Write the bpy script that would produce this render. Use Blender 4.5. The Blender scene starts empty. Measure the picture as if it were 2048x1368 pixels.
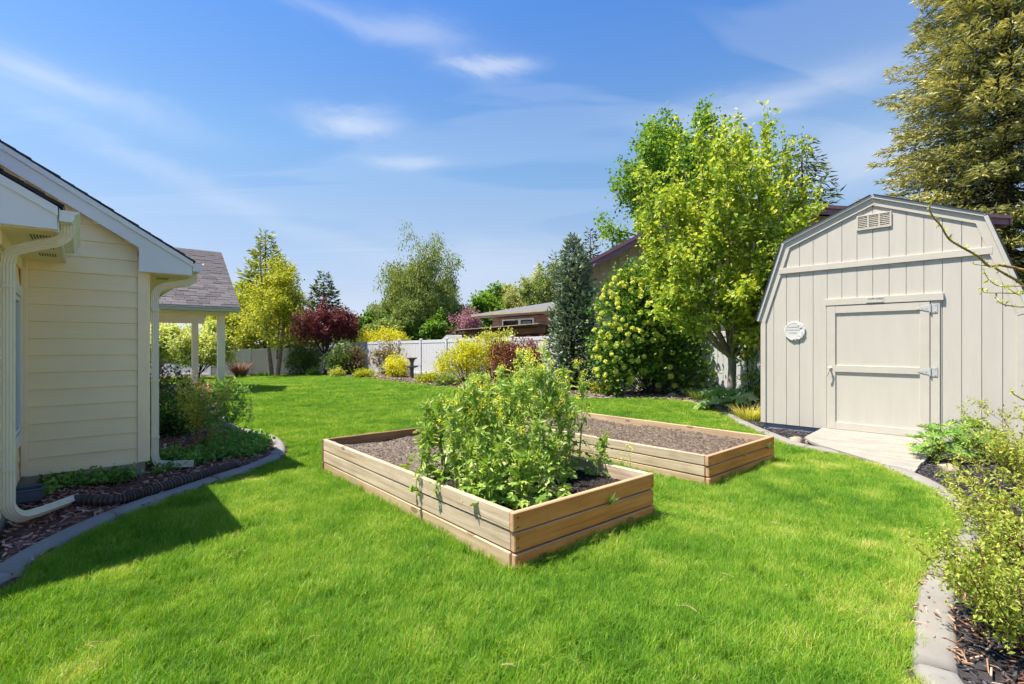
import bpy, bmesh, math, random
import numpy as np
from mathutils import Vector, Matrix, noise as mnoise

# ------------------------------------------------------------------ camera, sky, sun, exposure
sc = bpy.context.scene
F, CX, HY, CH = 1010.0, 1024.0, 690.0, 1.5       # focal length (px of the 2048 px photo), centre, horizon row, eye height
cam = bpy.data.cameras.new('camera'); camo = bpy.data.objects.new('camera', cam)
sc.collection.objects.link(camo); sc.camera = camo
camo.location = (0, 0, CH); camo.rotation_euler = (math.radians(90), 0, 0)
cam.sensor_width = 36.0; cam.lens = 36.0 * F / 2048.0
cam.shift_y = (HY - 684.0) / 2048.0
cam.clip_start = 0.05; cam.clip_end = 2000.0

SUN_AZ, SUN_EL = 188.0, 64.5                      # angle from +X, counter-clockwise; elevation
sd = Vector((math.cos(math.radians(SUN_AZ)) * math.cos(math.radians(SUN_EL)),
             math.sin(math.radians(SUN_AZ)) * math.cos(math.radians(SUN_EL)), math.sin(math.radians(SUN_EL))))
sun = bpy.data.lights.new('sun', 'SUN'); suno = bpy.data.objects.new('sun', sun); sc.collection.objects.link(suno)
sun.energy = 2.05; sun.angle = math.radians(0.55); sun.color = (1.0, 0.93, 0.80)
suno.rotation_euler = (-sd).to_track_quat('-Z', 'Y').to_euler()
suno.location = sd * 60

world = bpy.data.worlds.new('World'); sc.world = world; world.use_nodes = True
def build_sky():
    nt = world.node_tree; nt.nodes.clear(); N = nt.nodes.new; K = nt.links.new
    out = N('ShaderNodeOutputWorld'); bg = N('ShaderNodeBackground'); K(bg.outputs[0], out.inputs[0])
    bg.inputs['Strength'].default_value = 0.15
    sky = N('ShaderNodeTexSky'); sky.sky_type = 'NISHITA'; sky.sun_disc = False
    sky.sun_elevation = math.radians(SUN_EL); sky.sun_rotation = math.radians(90.0 - SUN_AZ)
    sky.air_density = 1.0; sky.dust_density = 0.35; sky.ozone_density = 2.2; sky.altitude = 700
    def M(op, a, b=None, c=None):
        n = N('ShaderNodeMath'); n.operation = op
        for i, v in enumerate((a, b, c)):
            if v is None: continue
            if hasattr(v, 'is_output'): K(v, n.inputs[i])
            else: n.inputs[i].default_value = v
        return n.outputs[0]
    tc = N('ShaderNodeTexCoord'); sep = N('ShaderNodeSeparateXYZ'); K(tc.outputs['Generated'], sep.inputs[0])
    x, y, z = sep.outputs
    az = M('ARCTAN2', x, y); el = M('ARCSINE', z)
    # thin streaked cirrus: noise on the flat cloud layer overhead
    zz = M('MAXIMUM', M('ADD', z, 0.12), 0.05)
    cmb = N('ShaderNodeCombineXYZ'); K(M('DIVIDE', x, zz), cmb.inputs[0]); K(M('DIVIDE', y, zz), cmb.inputs[1])
    mp = N('ShaderNodeMapping'); K(cmb.outputs[0], mp.inputs[0])
    mp.inputs['Rotation'].default_value = (0, 0, math.radians(24)); mp.inputs['Scale'].default_value = (0.42, 1.5, 1)
    n1 = N('ShaderNodeTexNoise'); K(mp.outputs[0], n1.inputs['Vector']); n1.inputs['Scale'].default_value = 1.0
    n1.inputs['Detail'].default_value = 4.0; n1.inputs['Roughness'].default_value = 0.5; n1.inputs['Distortion'].default_value = 0.7
    wisp = M('MULTIPLY', M('SMOOTHSTEP' if False else 'SUBTRACT', n1.outputs['Fac'], 0.50), 1.9)
    wisp = M('MULTIPLY', M('MINIMUM', M('MAXIMUM', wisp, 0.0), 0.09), M('MINIMUM', M('MULTIPLY', M('MAXIMUM', el, 0.0), 3.0), 1.0))
    # warp for the single soft clouds
    c2 = N('ShaderNodeCombineXYZ'); K(M('MULTIPLY', az, 2.2), c2.inputs[0]); K(M('MULTIPLY', el, 6.0), c2.inputs[1])
    n2 = N('ShaderNodeTexNoise'); K(c2.outputs[0], n2.inputs['Vector']); n2.inputs['Scale'].default_value = 2.2
    n2.inputs['Detail'].default_value = 8.0; n2.inputs['Roughness'].default_value = 0.62; n2.inputs['Distortion'].default_value = .6
    sp = N('ShaderNodeSeparateColor'); K(n2.outputs['Color'], sp.inputs[0])
    azw = M('ADD', az, M('MULTIPLY', M('SUBTRACT', sp.outputs[0], 0.5), 0.20))
    elw = M('ADD', el, M('MULTIPLY', M('SUBTRACT', sp.outputs[1], 0.5), 0.06))
    tot = wisp
    def blob(a0, e0, ra, re, tilt, amt):
        nonlocal tot
        ct, st = math.cos(tilt), math.sin(tilt)
        da = M('SUBTRACT', azw, a0); de = M('SUBTRACT', elw, e0)
        p = M('ADD', M('MULTIPLY', da, ct / ra), M('MULTIPLY', de, st / ra))
        q = M('ADD', M('MULTIPLY', da, -st / re), M('MULTIPLY', de, ct / re))
        r = M('ADD', M('MULTIPLY', p, p), M('MULTIPLY', q, q))
        g = M('MULTIPLY', M('EXPONENT', M('MULTIPLY', r, -1.0)), amt)
        tot = M('ADD', tot, M('MULTIPLY', g, M('ADD', 0.55, sp.outputs[2])))
    for px, py, w, h, tl, a in ((985, 132, 85, 15, 0.0, .46), (705, 245, 95, 22, .04, .46), (805, 322, 70, 13, .02, .28),
                                (1520, 205, 190, 30, .05, .34), (180, 190, 150, 26, -.12, .20), (830, 65, 130, 28, -.08, .20),
                                (60, 150, 110, 20, -.2, .16), (1600, 320, 210, 60, .2, .14), (330, 345, 380, 24, -.30, .15),
                                (980, 535, 260, 50, .0, .22), (1760, 300, 120, 40, .1, .2), (640, 20, 240, 20, -.15, .12)):
        dx, dz = (px - CX) / F, (HY - py) / F
        blob(math.atan2(dx, 1), math.atan2(dz, math.hypot(dx, 1)), w / F * .9, h / F * .9, tl, a)
    tot = M('MINIMUM', M('MAXIMUM', tot, 0.0), 0.92)
    rp = N('ShaderNodeValToRGB'); K(M('MULTIPLY', el, 1.0), rp.inputs[0]); e = rp.color_ramp.elements; e.new(.25); e.new(.5); e.new(.6); e.new(.7)
    for q, (p_, c_) in zip(e, ((0.0, (.150, .158, .225)), (.09, (.208, .174, .178)), (.20, (.262, .226, .205)), (.35, (.258, .268, .258)), (.59, (.212, .258, .318)), (.9, (.200, .260, .330)))): q.position = p_; q.color = (*c_, 1)
    tn = N('ShaderNodeMix'); tn.data_type = 'RGBA'; tn.blend_type = 'MULTIPLY'; tn.inputs['Factor'].default_value = 1.0; K(sky.outputs[0], tn.inputs['A']); K(rp.outputs[0], tn.inputs['B'])
    hsv = N('ShaderNodeHueSaturation'); K(tn.outputs['Result'], hsv.inputs['Color']); hsv.inputs['Saturation'].default_value = 1.09; hsv.inputs['Value'].default_value = 1.08
    mix = N('ShaderNodeMix'); mix.data_type = 'RGBA'; K(tot, mix.inputs['Factor']); K(hsv.outputs[0], mix.inputs['A'])
    mix.inputs['B'].default_value = (1.42, 1.46, 1.52, 1)
    K(mix.outputs['Result'], bg.inputs['Color'])
build_sky()
sc.view_settings.view_transform = 'Standard'; sc.view_settings.look = 'None'
sc.view_settings.exposure = 2.24; sc.view_settings.gamma = 1.0; sc.view_settings.use_curve_mapping = False
sc.render.engine = 'CYCLES'
cy = sc.cycles
cy.max_bounces = 9; cy.diffuse_bounces = 7; cy.use_adaptive_sampling = True; cy.adaptive_threshold = .035; cy.glossy_bounces = 3; cy.transmission_bounces = 6; cy.transparent_max_bounces = 4
cy.sample_clamp_indirect = 10.0; cy.use_denoising = True

# ------------------------------------------------------------------ helpers
rng = np.random.default_rng(11); random.seed(5)
COL = sc.collection
def sstep(t): t = np.clip(t, 0, 1); return t * t * (3 - 2 * t)
def gz(x, y):
    """Height of the yard: level in front, a little up towards the right-hand fence, falling away to the far left corner."""
    x = np.asarray(x, float); y = np.asarray(y, float)
    return .10 * sstep((y - 8.5) / 6) * sstep((x + 4) / 6) - .34 * sstep((y - 12) / 18) * sstep((-4 - x) / 9) - .12 * sstep((-12 - x) / 8) * sstep((y - 20) / 10)
def G(px, py, z=None):
    """Point of the ground (or of the level z) that the photo shows at pixel px, py."""
    if z is not None:
        d = (CH - z) * F / (py - HY); return Vector(((px - CX) * d / F, d, z))
    d = CH * F / (py - HY)
    for _ in range(25):
        zz = float(gz((px - CX) * d / F, d)); d = .5 * d + .5 * (CH - zz) * F / (py - HY)
    return Vector(((px - CX) * d / F, d, zz))
def at(px, d): return Vector(((px - CX) * d / F, d, float(gz((px - CX) * d / F, d))))   # ground under column px at distance d
def hz(py, d): return CH + (HY - py) * d / F                                           # height seen at row py at distance d

def new_mesh(name, V, faces, tint=None, smooth=False):
    """faces: list of int arrays (M,k)."""
    V = np.ascontiguousarray(V, np.float32); me = bpy.data.meshes.new(name)
    faces = [np.asarray(f, np.int32) for f in faces if len(f)]
    me.vertices.add(len(V)); me.vertices.foreach_set('co', V.ravel())
    nl = sum(f.size for f in faces); npoly = sum(len(f) for f in faces)
    me.loops.add(nl); me.polygons.add(npoly)
    me.loops.foreach_set('vertex_index', np.concatenate([f.ravel() for f in faces]).astype(np.int32))
    st, s = [], 0
    for f in faces: st.append(s + np.arange(len(f)) * f.shape[1]); s += f.size
    me.polygons.foreach_set('loop_start', np.concatenate(st).astype(np.int32))
    me.polygons.foreach_set('use_smooth', np.full(npoly, bool(smooth)))
    if tint is not None:
        a = me.attributes.new('tint', 'FLOAT', 'POINT'); a.data.foreach_set('value', np.ascontiguousarray(tint, np.float32))
    me.update(calc_edges=True)
    return me
def link(name, me, mat=None, parent=None, loc=None, rot=None):
    o = bpy.data.objects.new(name, me); COL.objects.link(o)
    if mat is not None and me is not None and not len(me.materials): me.materials.append(mat)
    if parent is not None: o.parent = parent
    if loc is not None: o.location = loc
    if rot is not None: o.rotation_euler = rot
    return o
class MB:
    def __init__(s): s.v, s.f, s.t, s.n = [], {}, [], 0
    def add(s, V, *faces, tint=0.5):
        V = np.asarray(V, float)
        for f in faces:
            f = np.asarray(f, int)
            if len(f): s.f.setdefault(f.shape[1], []).append(f + s.n)
        s.v.append(V); s.t.append(np.broadcast_to(np.asarray(tint, float), (len(V),))); s.n += len(V)
    def box(s, c, size, R=None, tint=.5):
        h = np.array(size) / 2
        V = np.array([[x, y, z] for x in (-1, 1) for y in (-1, 1) for z in (-1, 1)]) * h
        if R is not None: V = V @ np.array(R.to_3x3() if isinstance(R, Matrix) else R).T
        s.add(V + np.array(c), [[0, 1, 3, 2], [4, 6, 7, 5], [0, 4, 5, 1], [2, 3, 7, 6], [0, 2, 6, 4], [1, 5, 7, 3]], tint=tint)
    def tube(s, P, R, sides=6, cap=True, tint=.5, sq=None, prof=None):
        """sq = (half width, half height): a rectangular section instead of a round one."""
        P = np.asarray(P, float); n = len(P); R = np.broadcast_to(np.asarray(R, float), (n,))
        T = np.gradient(P, axis=0); T /= np.linalg.norm(T, axis=1)[:, None] + 1e-12
        ref = np.array([0, 0, 1.]) if abs(T[0][2]) < .9 else np.array([1., 0, 0])
        U = np.zeros_like(P); u = np.cross(T[0], ref); u /= np.linalg.norm(u)
        for i in range(n):
            u = u - T[i] * (u @ T[i]); u /= np.linalg.norm(u) + 1e-12; U[i] = u
        W = np.cross(T, U)
        if prof is not None:
            pr = np.asarray(prof, float); k = len(pr)
            V = P[:, None] + U[:, None] * pr[None, :, :1] + W[:, None] * pr[None, :, 1:]
        elif sq is not None:
            ang = None; cu = np.array([-1, 1, 1, -1]) * sq[0]; cw = np.array([-1, -1, 1, 1]) * sq[1]; k = 4
            V = P[:, None] + U[:, None] * cu[None, :, None] + W[:, None] * cw[None, :, None]
        else:
            k = sides; a = np.arange(k) / k * 2 * math.pi
            V = P[:, None] + R[:, None, None] * (U[:, None] * np.cos(a)[None, :, None] + W[:, None] * np.sin(a)[None, :, None])
        i, j = np.meshgrid(np.arange(n - 1), np.arange(k), indexing='ij'); j2 = (j + 1) % k
        Q = np.stack([i * k + j, i * k + j2, (i + 1) * k + j2, (i + 1) * k + j], -1).reshape(-1, 4)
        fs = [Q]
        if cap and k > 2: fs += [np.arange(k)[::-1][None], ((n - 1) * k + np.arange(k))[None]]
        s.add(V.reshape(-1, 3), *fs, tint=tint)
    def prism(s, poly, axis, a, b, tint=.5):
        """poly: 2D points in the plane across `axis` (0 x, 1 y, 2 z), pushed from a to b."""
        p = np.asarray(poly, float); n = len(p)
        def lift(w):
            o = np.zeros((n, 3)); o[:, [i for i in range(3) if i != axis]] = p; o[:, axis] = w; return o
        V = np.vstack([lift(a), lift(b)]); i = np.arange(n); j = (i + 1) % n
        s.add(V, np.stack([i, j, j + n, i + n], 1), i[::-1][None], (i + n)[None], tint=tint)
    def lathe(s, prof, sides=20, c=(0, 0, 0), wob=0, tint=.5):
        prof = np.asarray(prof, float); n = len(prof); a = np.arange(sides) / sides * 2 * math.pi
        r = prof[:, 0][:, None] * (1 + wob * np.sin(3 * a + 1)[None])
        V = np.stack([r * np.cos(a), r * np.sin(a), np.repeat(prof[:, 1][:, None], sides, 1)], -1).reshape(-1, 3) + np.array(c)
        i, j = np.meshgrid(np.arange(n - 1), np.arange(sides), indexing='ij'); j2 = (j + 1) % sides
        s.add(V, np.stack([i * sides + j, i * sides + j2, (i + 1) * sides + j2, (i + 1) * sides + j], -1).reshape(-1, 4),
              np.arange(sides)[::-1][None], ((n - 1) * sides + np.arange(sides))[None], tint=tint)
    def mesh(s, name, smooth=False):
        return new_mesh(name, np.vstack(s.v), [np.vstack(v) for v in s.f.values()], np.concatenate(s.t), smooth)
    def build(s, name, mat, parent=None, smooth=False, loc=None, rot=None):
        return link(name, s.mesh(name, smooth), mat, parent, loc, rot)
_cb = {}
def cbox(size, bev=.004):
    """Chamfered box mesh, shared between pieces of the same size."""
    key = tuple(round(v, 4) for v in size) + (bev,)
    if key not in _cb:
        bm = bmesh.new(); bmesh.ops.create_cube(bm, size=1)
        bmesh.ops.scale(bm, vec=size, verts=bm.verts)
        if bev: bmesh.ops.bevel(bm, geom=list(bm.edges), offset=bev, segments=1, affect='EDGES')
        me = bpy.data.meshes.new('block'); bm.to_mesh(me); bm.free(); _cb[key] = me
    return _cb[key]
_cbm = {}
def piece(name, size, loc, mat, parent, rot=None, bev=.004):
    """One board / panel as its own object; the mesh is shared between alike pieces of the same material."""
    me = cbox(size, bev); key = (me.name, mat.name)
    if key not in _cbm:
        m2 = me.copy(); m2.materials.append(mat); _cbm[key] = m2
    return link(name, _cbm[key], None, parent, loc, rot)
def tag(o, label=None, cat=None, group=None, kind=None):
    if label: o['label'] = label
    if cat: o['category'] = cat
    if group: o['group'] = group
    if kind: o['kind'] = kind
    return o
def thing(name, label, cat, loc=(0, 0, 0), rz=0.0, group=None):
    o = bpy.data.objects.new(name, None); COL.objects.link(o); o.empty_display_size = .2
    o.location = loc; o.rotation_euler = (0, 0, rz)
    return tag(o, label, cat, group)
def copy_tree(o, parent=None):
    c = o.copy(); COL.objects.link(c); c.parent = parent
    for ch in list(o.children): copy_tree(ch, c)
    return c
def inside(P, poly):
    x, y = P[:, 0], P[:, 1]; res = np.zeros(len(P), bool); n = len(poly)
    for i in range(n):
        x1, y1 = poly[i][0], poly[i][1]; x2, y2 = poly[(i + 1) % n][0], poly[(i + 1) % n][1]
        c = ((y1 > y) != (y2 > y)); t = (y - y1) / ((y2 - y1) if y2 != y1 else 1e-9)
        res ^= c & (x < x1 + t * (x2 - x1))
    return res
def catmull(P, n=8, closed=False):
    P = [np.array(p, float) for p in P]; out = []
    m = len(P)
    for i in range(m - 1):
        p0 = P[max(i - 1, 0)]; p1 = P[i]; p2 = P[i + 1]; p3 = P[min(i + 2, m - 1)]
        for k in range(n):
            t = k / n
            out.append(.5 * ((2 * p1) + (-p0 + p2) * t + (2 * p0 - 5 * p1 + 4 * p2 - p3) * t * t + (-p0 + 3 * p1 - 3 * p2 + p3) * t ** 3))
    out.append(P[-1]); return np.array(out)

# ------------------------------------------------------------------ materials
class MT:
    """Small node-tree builder."""
    def __init__(s, name):
        s.m = bpy.data.materials.new(name); s.m.use_nodes = True; s.nt = s.m.node_tree; s.nt.nodes.clear()
        s.out = s.N('ShaderNodeOutputMaterial')
    def N(s, t, **k):
        n = s.nt.nodes.new(t)
        for a, v in k.items(): setattr(n, a, v)
        return n
    def L(s, a, b): s.nt.links.new(a, b)
    def set(s, n, **k):
        for a, v in k.items():
            i = n.inputs[a.replace('_', ' ')]
            if hasattr(v, 'is_output'): s.L(v, i)
            else: i.default_value = v
        return n
    def coord(s, scale=(1, 1, 1), kind='Object', rot=(0, 0, 0), per_object=False):
        tc = s.N('ShaderNodeTexCoord'); mp = s.N('ShaderNodeMapping')
        if kind == 'World': s.L(s.N('ShaderNodeNewGeometry').outputs['Position'], mp.inputs[0])
        else: s.L(tc.outputs[kind], mp.inputs[0])
        mp.inputs['Scale'].default_value = scale; mp.inputs['Rotation'].default_value = rot
        if per_object:
            oi = s.N('ShaderNodeObjectInfo'); mu = s.N('ShaderNodeMath', operation='MULTIPLY'); s.L(oi.outputs['Random'], mu.inputs[0]); mu.inputs[1].default_value = 57.0
            cb = s.N('ShaderNodeCombineXYZ'); [s.L(mu.outputs[0], cb.inputs[i]) for i in range(3)]; s.L(cb.outputs[0], mp.inputs['Location'])
        return mp.outputs[0]
    def noise(s, vec, scale, detail=4, rough=.55, dist=0):
        n = s.N('ShaderNodeTexNoise'); s.set(n, Vector=vec, Scale=scale, Detail=detail, Roughness=rough, Distortion=dist); return n.outputs['Fac']
    def ramp(s, fac, stops):
        r = s.N('ShaderNodeValToRGB'); s.L(fac, r.inputs[0]); e = r.color_ramp.elements
        while len(e) < len(stops): e.new(.5)
        for el, (p, c) in zip(e, stops): el.position = p; el.color = (*c, 1)
        return r.outputs[0]
    def mix(s, fac, a, b, blend='MIX'):
        n = s.N('ShaderNodeMix', data_type='RGBA', blend_type=blend)
        for k, v in (('Factor', fac), ('A', a), ('B', b)):
            i = [q for q in n.inputs if q.name == k and (q.type == 'RGBA' or k == 'Factor' and q.type == 'VALUE')][0]
            if hasattr(v, 'is_output'): s.L(v, i)
            else: i.default_value = v if k == 'Factor' else (*v, 1)
        return n.outputs['Result'] if n.outputs['Result'].type == 'RGBA' else [o for o in n.outputs if o.type == 'RGBA'][0]
    def math(s, op, a, b=None):
        n = s.N('ShaderNodeMath', operation=op)
        for i, v in enumerate((a, b)):
            if v is None: continue
            if hasattr(v, 'is_output'): s.L(v, n.inputs[i])
            else: n.inputs[i].default_value = v
        return n.outputs[0]
    def attr(s, name='tint'):
        a = s.N('ShaderNodeAttribute', attribute_name=name); return a.outputs['Fac']
    def rand(s): return s.N('ShaderNodeObjectInfo').outputs['Random']
    def bump(s, h, strength=.3, dist=.01):
        b = s.N('ShaderNodeBump'); s.set(b, Height=h, Strength=strength, Distance=dist); return b.outputs[0]
    def principled(s, color, rough=.6, normal=None, spec=.4, metal=0, **k):
        p = s.N('ShaderNodeBsdfPrincipled')
        s.set(p, Base_Color=color if hasattr(color, 'is_output') else (*color, 1), Roughness=rough, Metallic=metal)
        p.inputs['Specular IOR Level'].default_value = spec
        if normal is not None: s.L(normal, p.inputs['Normal'])
        s.L(p.outputs[0], s.out.inputs[0]); s.p = p; return s.m

def m_paint(name, col, rough=.55, var=.06, grain=(3, 3, 3), bumps=.08, gs=40, per=True):
    t = MT(name); v = t.coord(grain, per_object=per)
    n = t.noise(v, 1.2, 5); n2 = t.noise(t.coord((1, 1, 1), per_object=per), gs, 3)
    c = t.ramp(n, [(.25, tuple(x * (1 - var) for x in col)), (.75, tuple(min(1, x * (1 + var)) for x in col))])
    c = t.mix(t.math('MULTIPLY', t.rand(), .10), c, tuple(x * .86 for x in col)) if per else c
    return t.principled(c, rough, t.bump(n2, bumps, .004))
def m_wood(name, stops, along=0, dark=.45, rough=.8, knots=True, ends=None):
    t = MT(name); sc3 = [26, 26, 26]; sc3[along] = 1.1
    v = t.coord(tuple(sc3), per_object=True); g = t.noise(v, 1.0, 6, .62, .35)
    c = t.ramp(g, stops)
    big = t.noise(t.coord((2.2, 2.2, 2.2), per_object=True), 1.0, 3)
    c = t.mix(t.math('MULTIPLY', t.math('MAXIMUM', t.math('SUBTRACT', big, .48), 0), 1.6), c, tuple(x * .62 for x in stops[0][1]))
    if knots:
        ks = [5.5, 5.5, 5.5]; ks[along] = 2.2
        vo = t.N('ShaderNodeTexVoronoi'); t.set(vo, Vector=t.coord(tuple(ks), per_object=True), Scale=1.0)
        k = t.math('LESS_THAN', vo.outputs['Distance'], .13)
        c = t.mix(t.math('MULTIPLY', k, .7), c, tuple(x * .30 for x in stops[0][1]))
    sx = [60, 60, 60]; sx[along] = .9
    cr = t.noise(t.coord(tuple(sx), per_object=True), 1.0, 4, .7, .6)
    c = t.mix(t.math('MINIMUM', t.math('MULTIPLY', t.math('MAXIMUM', t.math('SUBTRACT', cr, .62), 0), 9), .8), c, tuple(x * .30 for x in stops[0][1]))
    we = t.noise(t.coord((3.1, 3.1, 5), per_object=True), 1.3, 5, .65)
    c = t.mix(t.math('MINIMUM', t.math('MULTIPLY', t.math('MAXIMUM', t.math('SUBTRACT', we, .5), 0), 2.6), .40), c, tuple(x * .72 for x in stops[1][1]))
    c = t.mix(t.math('MULTIPLY', t.rand(), .20), c, tuple(x * .6 for x in stops[-1][1]))
    if ends is not None:                                  # sawn ends and top edges have bleached
        sp = t.N('ShaderNodeSeparateXYZ'); t.L(t.N('ShaderNodeTexCoord').outputs['Normal'], sp.inputs[0])
        e = t.math('GREATER_THAN', t.math('MAXIMUM', t.math('ABSOLUTE', sp.outputs[0]), sp.outputs[2]), .5)
        c = t.mix(t.math('MULTIPLY', e, .7), c, t.ramp(g, [(.25, tuple(x * .6 for x in ends)), (.7, ends)]))
    return t.principled(c, rough, t.bump(g, .55, .006), spec=.2)
BRIGHT = 1.38
def m_leaf(name, stops, trans=.42, rough=.55, rnd=.12, spec=.35, wscale=0, wcol=None):
    """Foliage: colour by the tint attribute, light comes through the blades."""
    t = MT(name); f = t.attr(); stops = [(p_, tuple(min(.85, v * BRIGHT) for v in c_)) for p_, c_ in stops]
    f = t.math('ADD', f, t.math('MULTIPLY', t.math('SUBTRACT', t.rand(), .5), rnd))
    c = t.ramp(f, stops)
    if wscale: c = t.mix(t.math('MINIMUM', t.math('MULTIPLY', t.math('MAXIMUM', t.math('SUBTRACT', t.noise(t.coord((1, 1, 1), 'World'), wscale, 3), .5), 0), 3.2), 1), c, wcol)
    p = t.N('ShaderNodeBsdfPrincipled'); t.set(p, Base_Color=c, Roughness=rough); p.inputs['Specular IOR Level'].default_value = spec
    tr = t.N('ShaderNodeBsdfTranslucent'); t.set(tr, Color=t.mix(1.0, c, (1.25, 1.15, .55), 'MULTIPLY'))
    mx = t.N('ShaderNodeMixShader'); mx.inputs[0].default_value = trans
    t.L(p.outputs[0], mx.inputs[1]); t.L(tr.outputs[0], mx.inputs[2]); t.L(mx.outputs[0], t.out.inputs[0])
    return t.m
def m_bark(name, a, b, scale=(10, 10, 3)):
    t = MT(name); n = t.noise(t.coord(scale), 1.5, 5, .6, .4)
    return t.principled(t.ramp(n, [(.3, a), (.7, b)]), .9, t.bump(n, .6, .02), spec=.15)
def m_soil(name, stops, scale=30, rough=.95):
    t = MT(name); n = t.noise(t.coord((1, 1, 1)), scale, 6, .65); n2 = t.noise(t.coord((1, 1, 1)), scale * .12, 3)
    c = t.ramp(n, stops); c = t.mix(t.math('MULTIPLY', n2, .45), c, stops[0][1])
    c = t.mix(.45, c, t.ramp(t.attr(), stops))
    return t.principled(c, rough, t.bump(n, .8, .02), spec=.1)
def m_concrete(name, col):
    t = MT(name); v = t.coord((1, 1, 1), 'World'); n = t.noise(v, 2.2, 5, .6); n2 = t.noise(v, 90, 3, .6); n3 = t.noise(v, 14, 4, .7)
    c = t.ramp(n, [(.3, tuple(x * .80 for x in col)), (.7, tuple(min(1, x * 1.08) for x in col))])
    c = t.mix(t.math('MULTIPLY', t.math('MAXIMUM', t.math('SUBTRACT', n3, .60), 0), 3.0), c, tuple(x * .42 for x in col))
    c = t.mix(t.math('MULTIPLY', n2, .35), c, tuple(x * .62 for x in col))
    return t.principled(c, .88, t.bump(n2, .5, .004), spec=.2)

YEL = (.90, .735, .475)
M = dict(
    siding=m_paint('pale_yellow_siding_paint', YEL, .6, .04, (.7, 9, 9), .12, 60),
    trim_yel=m_paint('pale_yellow_trim_paint', (.90, .74, .50), .55, .04),
    soffit=m_paint('soffit_paint', (.86, .70, .46), .6, .03),
    white=m_paint('white_fascia_paint', (.74, .73, .72), .45, .03),
    spout=m_paint('cream_downspout_enamel', (.74, .67, .53), .38, .03, bumps=.02),
    gutter=m_paint('pale_gutter_enamel', (.52, .51, .46), .35, .03, bumps=.02),
    shed=m_paint('beige_shed_paint', (.535, .495, .425), .62, .05, (8, 8, 1.1), .25, 55),
    shed_trim=m_paint('beige_shed_trim_paint', (.545, .50, .425), .6, .05, (5, 5, 5), .2, 50),
    vinyl=m_paint('white_vinyl', (.585, .585, .60), .35, .02, bumps=.02),
    purple=m_paint('plum_brown_fascia_paint', (.20, .105, .125), .5, .08),
    tan=m_paint('tan_house_siding', (.42, .35, .22), .7, .06),
    concrete=m_concrete('kerb_concrete', (.285, .265, .235)),
    slab=m_concrete('patio_concrete', (.42, .39, .35)),
    found=m_concrete('foundation_concrete', (.42, .36, .27)),
    skid=m_paint('grey_shed_base', (.24, .26, .30), .8, .1),
    steel=MT('galvanised_steel').principled((.56, .55, .53), .5, metal=.35),
    dark=MT('black_gap').principled((.02, .018, .016), .9),
    box=m_paint('blue_grey_plastic', (.10, .12, .15), .5, .1),
    hose=m_paint('brown_corrugated_plastic', (.075, .05, .045), .5, .15),
    plaque=m_paint('chalk_white_plaster', (.60, .585, .55), .9, .05, (12, 12, 12), .8, 30),
    plate=m_paint('enamel_plate', (.55, .52, .45), .4, .03),
    ink=MT('black_ink').principled((.05, .05, .05), .6),
    carve=MT('grey_engraved_letters').principled((.36, .34, .32), .9),
    grey_wood=m_wood('weathered_grey_wood', [(.25, (.37, .26, .155)), (.5, (.585, .46, .32)), (.75, (.71, .60, .46))], 1),
    tan_wood=m_wood('weathered_tan_wood', [(.25, (.38, .25, .14)), (.5, (.54, .39, .235)), (.75, (.63, .49, .33))], 1),
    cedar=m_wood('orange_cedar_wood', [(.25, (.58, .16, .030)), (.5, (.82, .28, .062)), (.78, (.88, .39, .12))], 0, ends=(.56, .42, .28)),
    cedar_in=m_wood('brown_shaded_cedar_wood', [(.25, (.17, .09, .045)), (.5, (.26, .14, .07)), (.78, (.36, .22, .12))], 0),  # brown cedar; shade on the inner bed faces is put into the colour
    ramp=m_wood('bleached_ramp_planks', [(.25, (.27, .24, .195)), (.5, (.36, .33, .28)), (.75, (.42, .39, .34))], 0, knots=False),
    stone_bath=m_concrete('dark_cast_stone', (.14, .12, .10)),
    rock=m_concrete('tan_rock', (.42, .33, .24)),
    bark_dark=m_bark('dark_bark', (.035, .026, .02), (.10, .08, .065)),
    bark_grey=m_bark('smooth_grey_bark', (.17, .145, .115), (.33, .29, .24), (5, 5, 2)),
    bark_birch=m_bark('peeling_birch_bark', (.07, .05, .04), (.42, .33, .26), (9, 9, 14)),
    bark_white=m_bark('white_birch_bark', (.16, .15, .14), (.60, .58, .55), (4, 4, 9)),
    twig_tan=m_bark('tan_twig_bark', (.24, .15, .06), (.46, .32, .14), (30, 30, 10)),
    twig_red=m_bark('red_brown_twigs', (.10, .035, .025), (.24, .10, .06), (30, 30, 10)),
)
def m_shingle(name, a, b):
    t = MT(name); n = t.noise(t.coord((1, 1, 1)), 120, 2, .7); c = t.mix(t.rand(), a, b)
    c = t.mix(t.math('MULTIPLY', n, .5), c, tuple(x * .55 for x in a)); return t.principled(c, .92, t.bump(n, .4, .004), spec=.15)
M['shingle'] = m_shingle('grey_brown_asphalt_shingle', (.115, .105, .11), (.215, .19, .195))
M['shingle_dark'] = m_shingle('charcoal_asphalt_shingle', (.035, .035, .042), (.06, .058, .066))
M['shingle_grey'] = m_shingle('grey_asphalt_shingle', (.13, .13, .135), (.21, .21, .22))
def m_glass(name, col):
    t = MT(name); return t.principled(col, .03, spec=.9)
M['glass'] = m_glass('dark_window_glass', (.012, .014, .016))
def m_brick():
    t = MT('red_brick_wall'); b = t.N('ShaderNodeTexBrick')
    t.set(b, Vector=t.coord((1, 1, 1), rot=(math.radians(90), 0, 0)), Color1=(.20, .075, .05, 1), Color2=(.31, .14, .10, 1), Mortar=(.30, .26, .23, 1), Scale=1.0)
    b.inputs['Brick Width'].default_value = .22; b.inputs['Row Height'].default_value = .075; b.inputs['Mortar Size'].default_value = .008
    return t.principled(b.outputs['Color'], .9)
M['brick'] = m_brick()
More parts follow.
